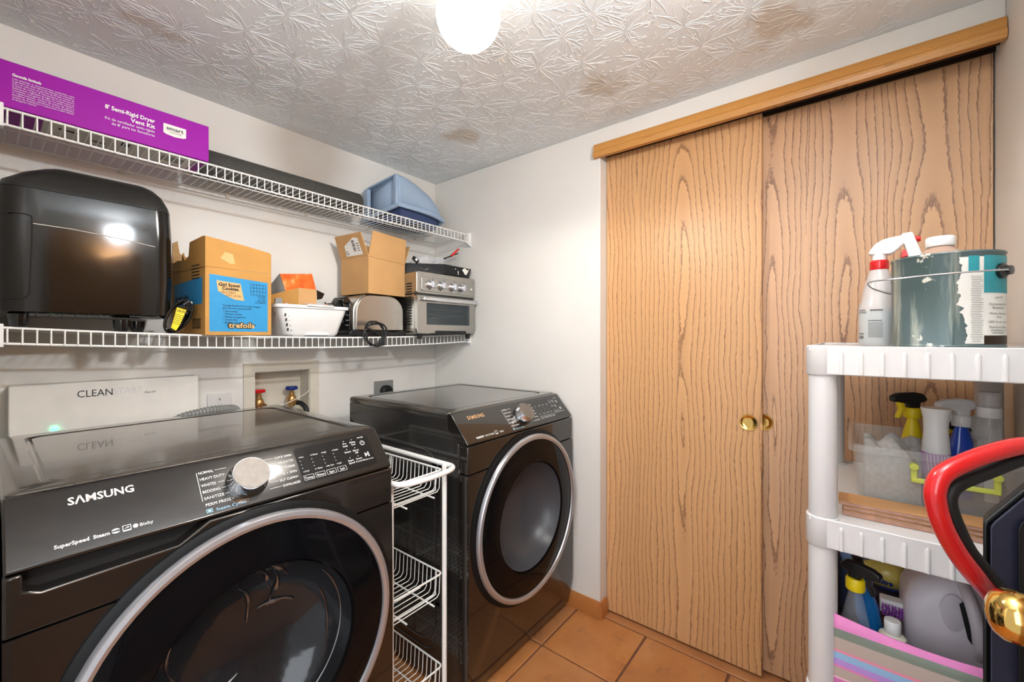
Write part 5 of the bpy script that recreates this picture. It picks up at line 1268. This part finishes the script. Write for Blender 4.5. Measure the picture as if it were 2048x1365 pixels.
br = thing('purple_brush', (1.30,-.09,tz3+.15), 'white scrub brush with purple bristles beside the grey jug', 'brush')
q3 = at(1786,1226,X=1.28)
T = MB(); T.box(q3.x+.008, q3.x+.04, q3.y-.020, q3.y+.022, q3.z-.012, q3.z+.020); obj('block', T, M['whitep'], br, bev=.004)
T = MB()
for i in range(7):
    for j in range(4): T.cyl((q3.x+.008, q3.y-.016+.0055*i, q3.z-.008+.006*j), (q3.x-.002, q3.y-.016+.0055*i+random.uniform(-.002,.002), q3.z-.008+.006*j), .0022, n=6)
obj('bristles', T, M['violet'], br, kind='stuff')
fb_ = thing('flip_cap_bottle', (1.45,.0,tz3+.008), 'clear bottle of blue liquid with white cap at the bin rear corner', 'bottle')
T = MB(); T.lathe([(.034,0),(.036,.01),(.036,.20),(.028,.262),(.022,.275),(.022,.285)], (1.52,-.020,tz3+.008), (0,0,1), 28); obj('bottle', T, M['clear'], fb_)
T = MB(); T.lathe([(.031,.004),(.033,.012),(.033,.20),(.023,.25)], (1.52,-.020,tz3+.008), (0,0,1), 24); obj('liquid', T, M['azure'], fb_)
T = MB(); T.lathe([(.024,.280),(.025,.282),(.025,.302),(.023,.306),(.0001,.307)], (1.52,-.020,tz3+.008), (0,0,1), 24); obj('cap', T, M['milky'], fb_)

# ================================================================== VACUUM CLEANER
vc = thing('upright_vacuum', (1.0,-.22,0), 'upright vacuum with red and black loop handle by the entry door', 'vacuum')
fwd = V((CA, SA, 0)); rgt = V((SA, -CA, 0))
def vp(u, v, t): return at(u, v, t=t)
red = [(2092,900),(2048,892),(1980,907),(1924,928),(1885,950),(1871,978),(1872,1008),(1885,1052),(1913,1104),(1950,1153),(1978,1185),(2010,1230)]
blk = [(2090,928),(2048,919),(1972,947),(1922,967),(1902,985),(1899,1008),(1911,1045),(1936,1097),(1973,1145),(2000,1178),(2025,1220)]
t0 = .62
pts = smooth_path([vp(u, v, t0 + (.02 if i > 9 else 0)) for i, (u, v) in enumerate(red)], 6)
obj('handle_loop', MB().tube(pts, .0128, 14), M['redp'], vc, label='glossy red handle loop')
pts = smooth_path([vp(u, v, t0+.003 + (.02 if i > 8 else 0)) for i, (u, v) in enumerate(blk)], 6)
obj('handle_grip', MB().tube(pts, .0092, 12), M['rubber'], vc, label='black inner grip')
bdir = (fwd + rgt*1.125).normalized()
def vpoly(pix, t, th, m, name, bev=.004, label=None):
    a = [vp(u, v, t) for u, v in pix]; b = [p + bdir*th for p in a]; n = len(a)
    return obj(name, MB().add(a+b, [tuple(range(n)), tuple(range(n, 2*n))[::-1]] + [(i, n+i, n+(i+1)%n, (i+1)%n) for i in range(n)]), m, vc, bev=bev, label=label)
zb_ = 673 + (EYE-.10)*FPX/.66
vpoly([(1966,zb_),(1966,1052),(1970,1042),(1980,1034),(2052,975),(2092,905),(2130,905),(2138,zb_)], .66, .045, M['black'], 'body', .006)
vpoly([(1982,zb_-60),(1981,1056),(1988,1046),(2058,988),(2096,925),(2130,925),(2136,zb_-60)], .6535, .008, M['navy'], 'face_panel', .004, 'dark navy face panel')
vpoly([(2036,1500),(2036,1062),(2042,1048),(2056,1036),(2120,1030),(2120,1500)], .648, .008, M['black'], 'inner_frame', .003)
T = MB(); T.box(.885, 1.105, -.335, -.115, .012, .075); obj('floor_head', T, M['black'], vc, bev=.012)
T = MB(); T.box(.91, 1.08, -.30, -.15, .06, .13); obj('motor_cover', T, M['redp'], vc, bev=.015)
for x in (.90, 1.09):
    T = MB(); T.cyl((x-.008,-.30,.022), (x+.008,-.30,.022), .0215, n=20); obj('wheel', T, M['rubber'], vc)
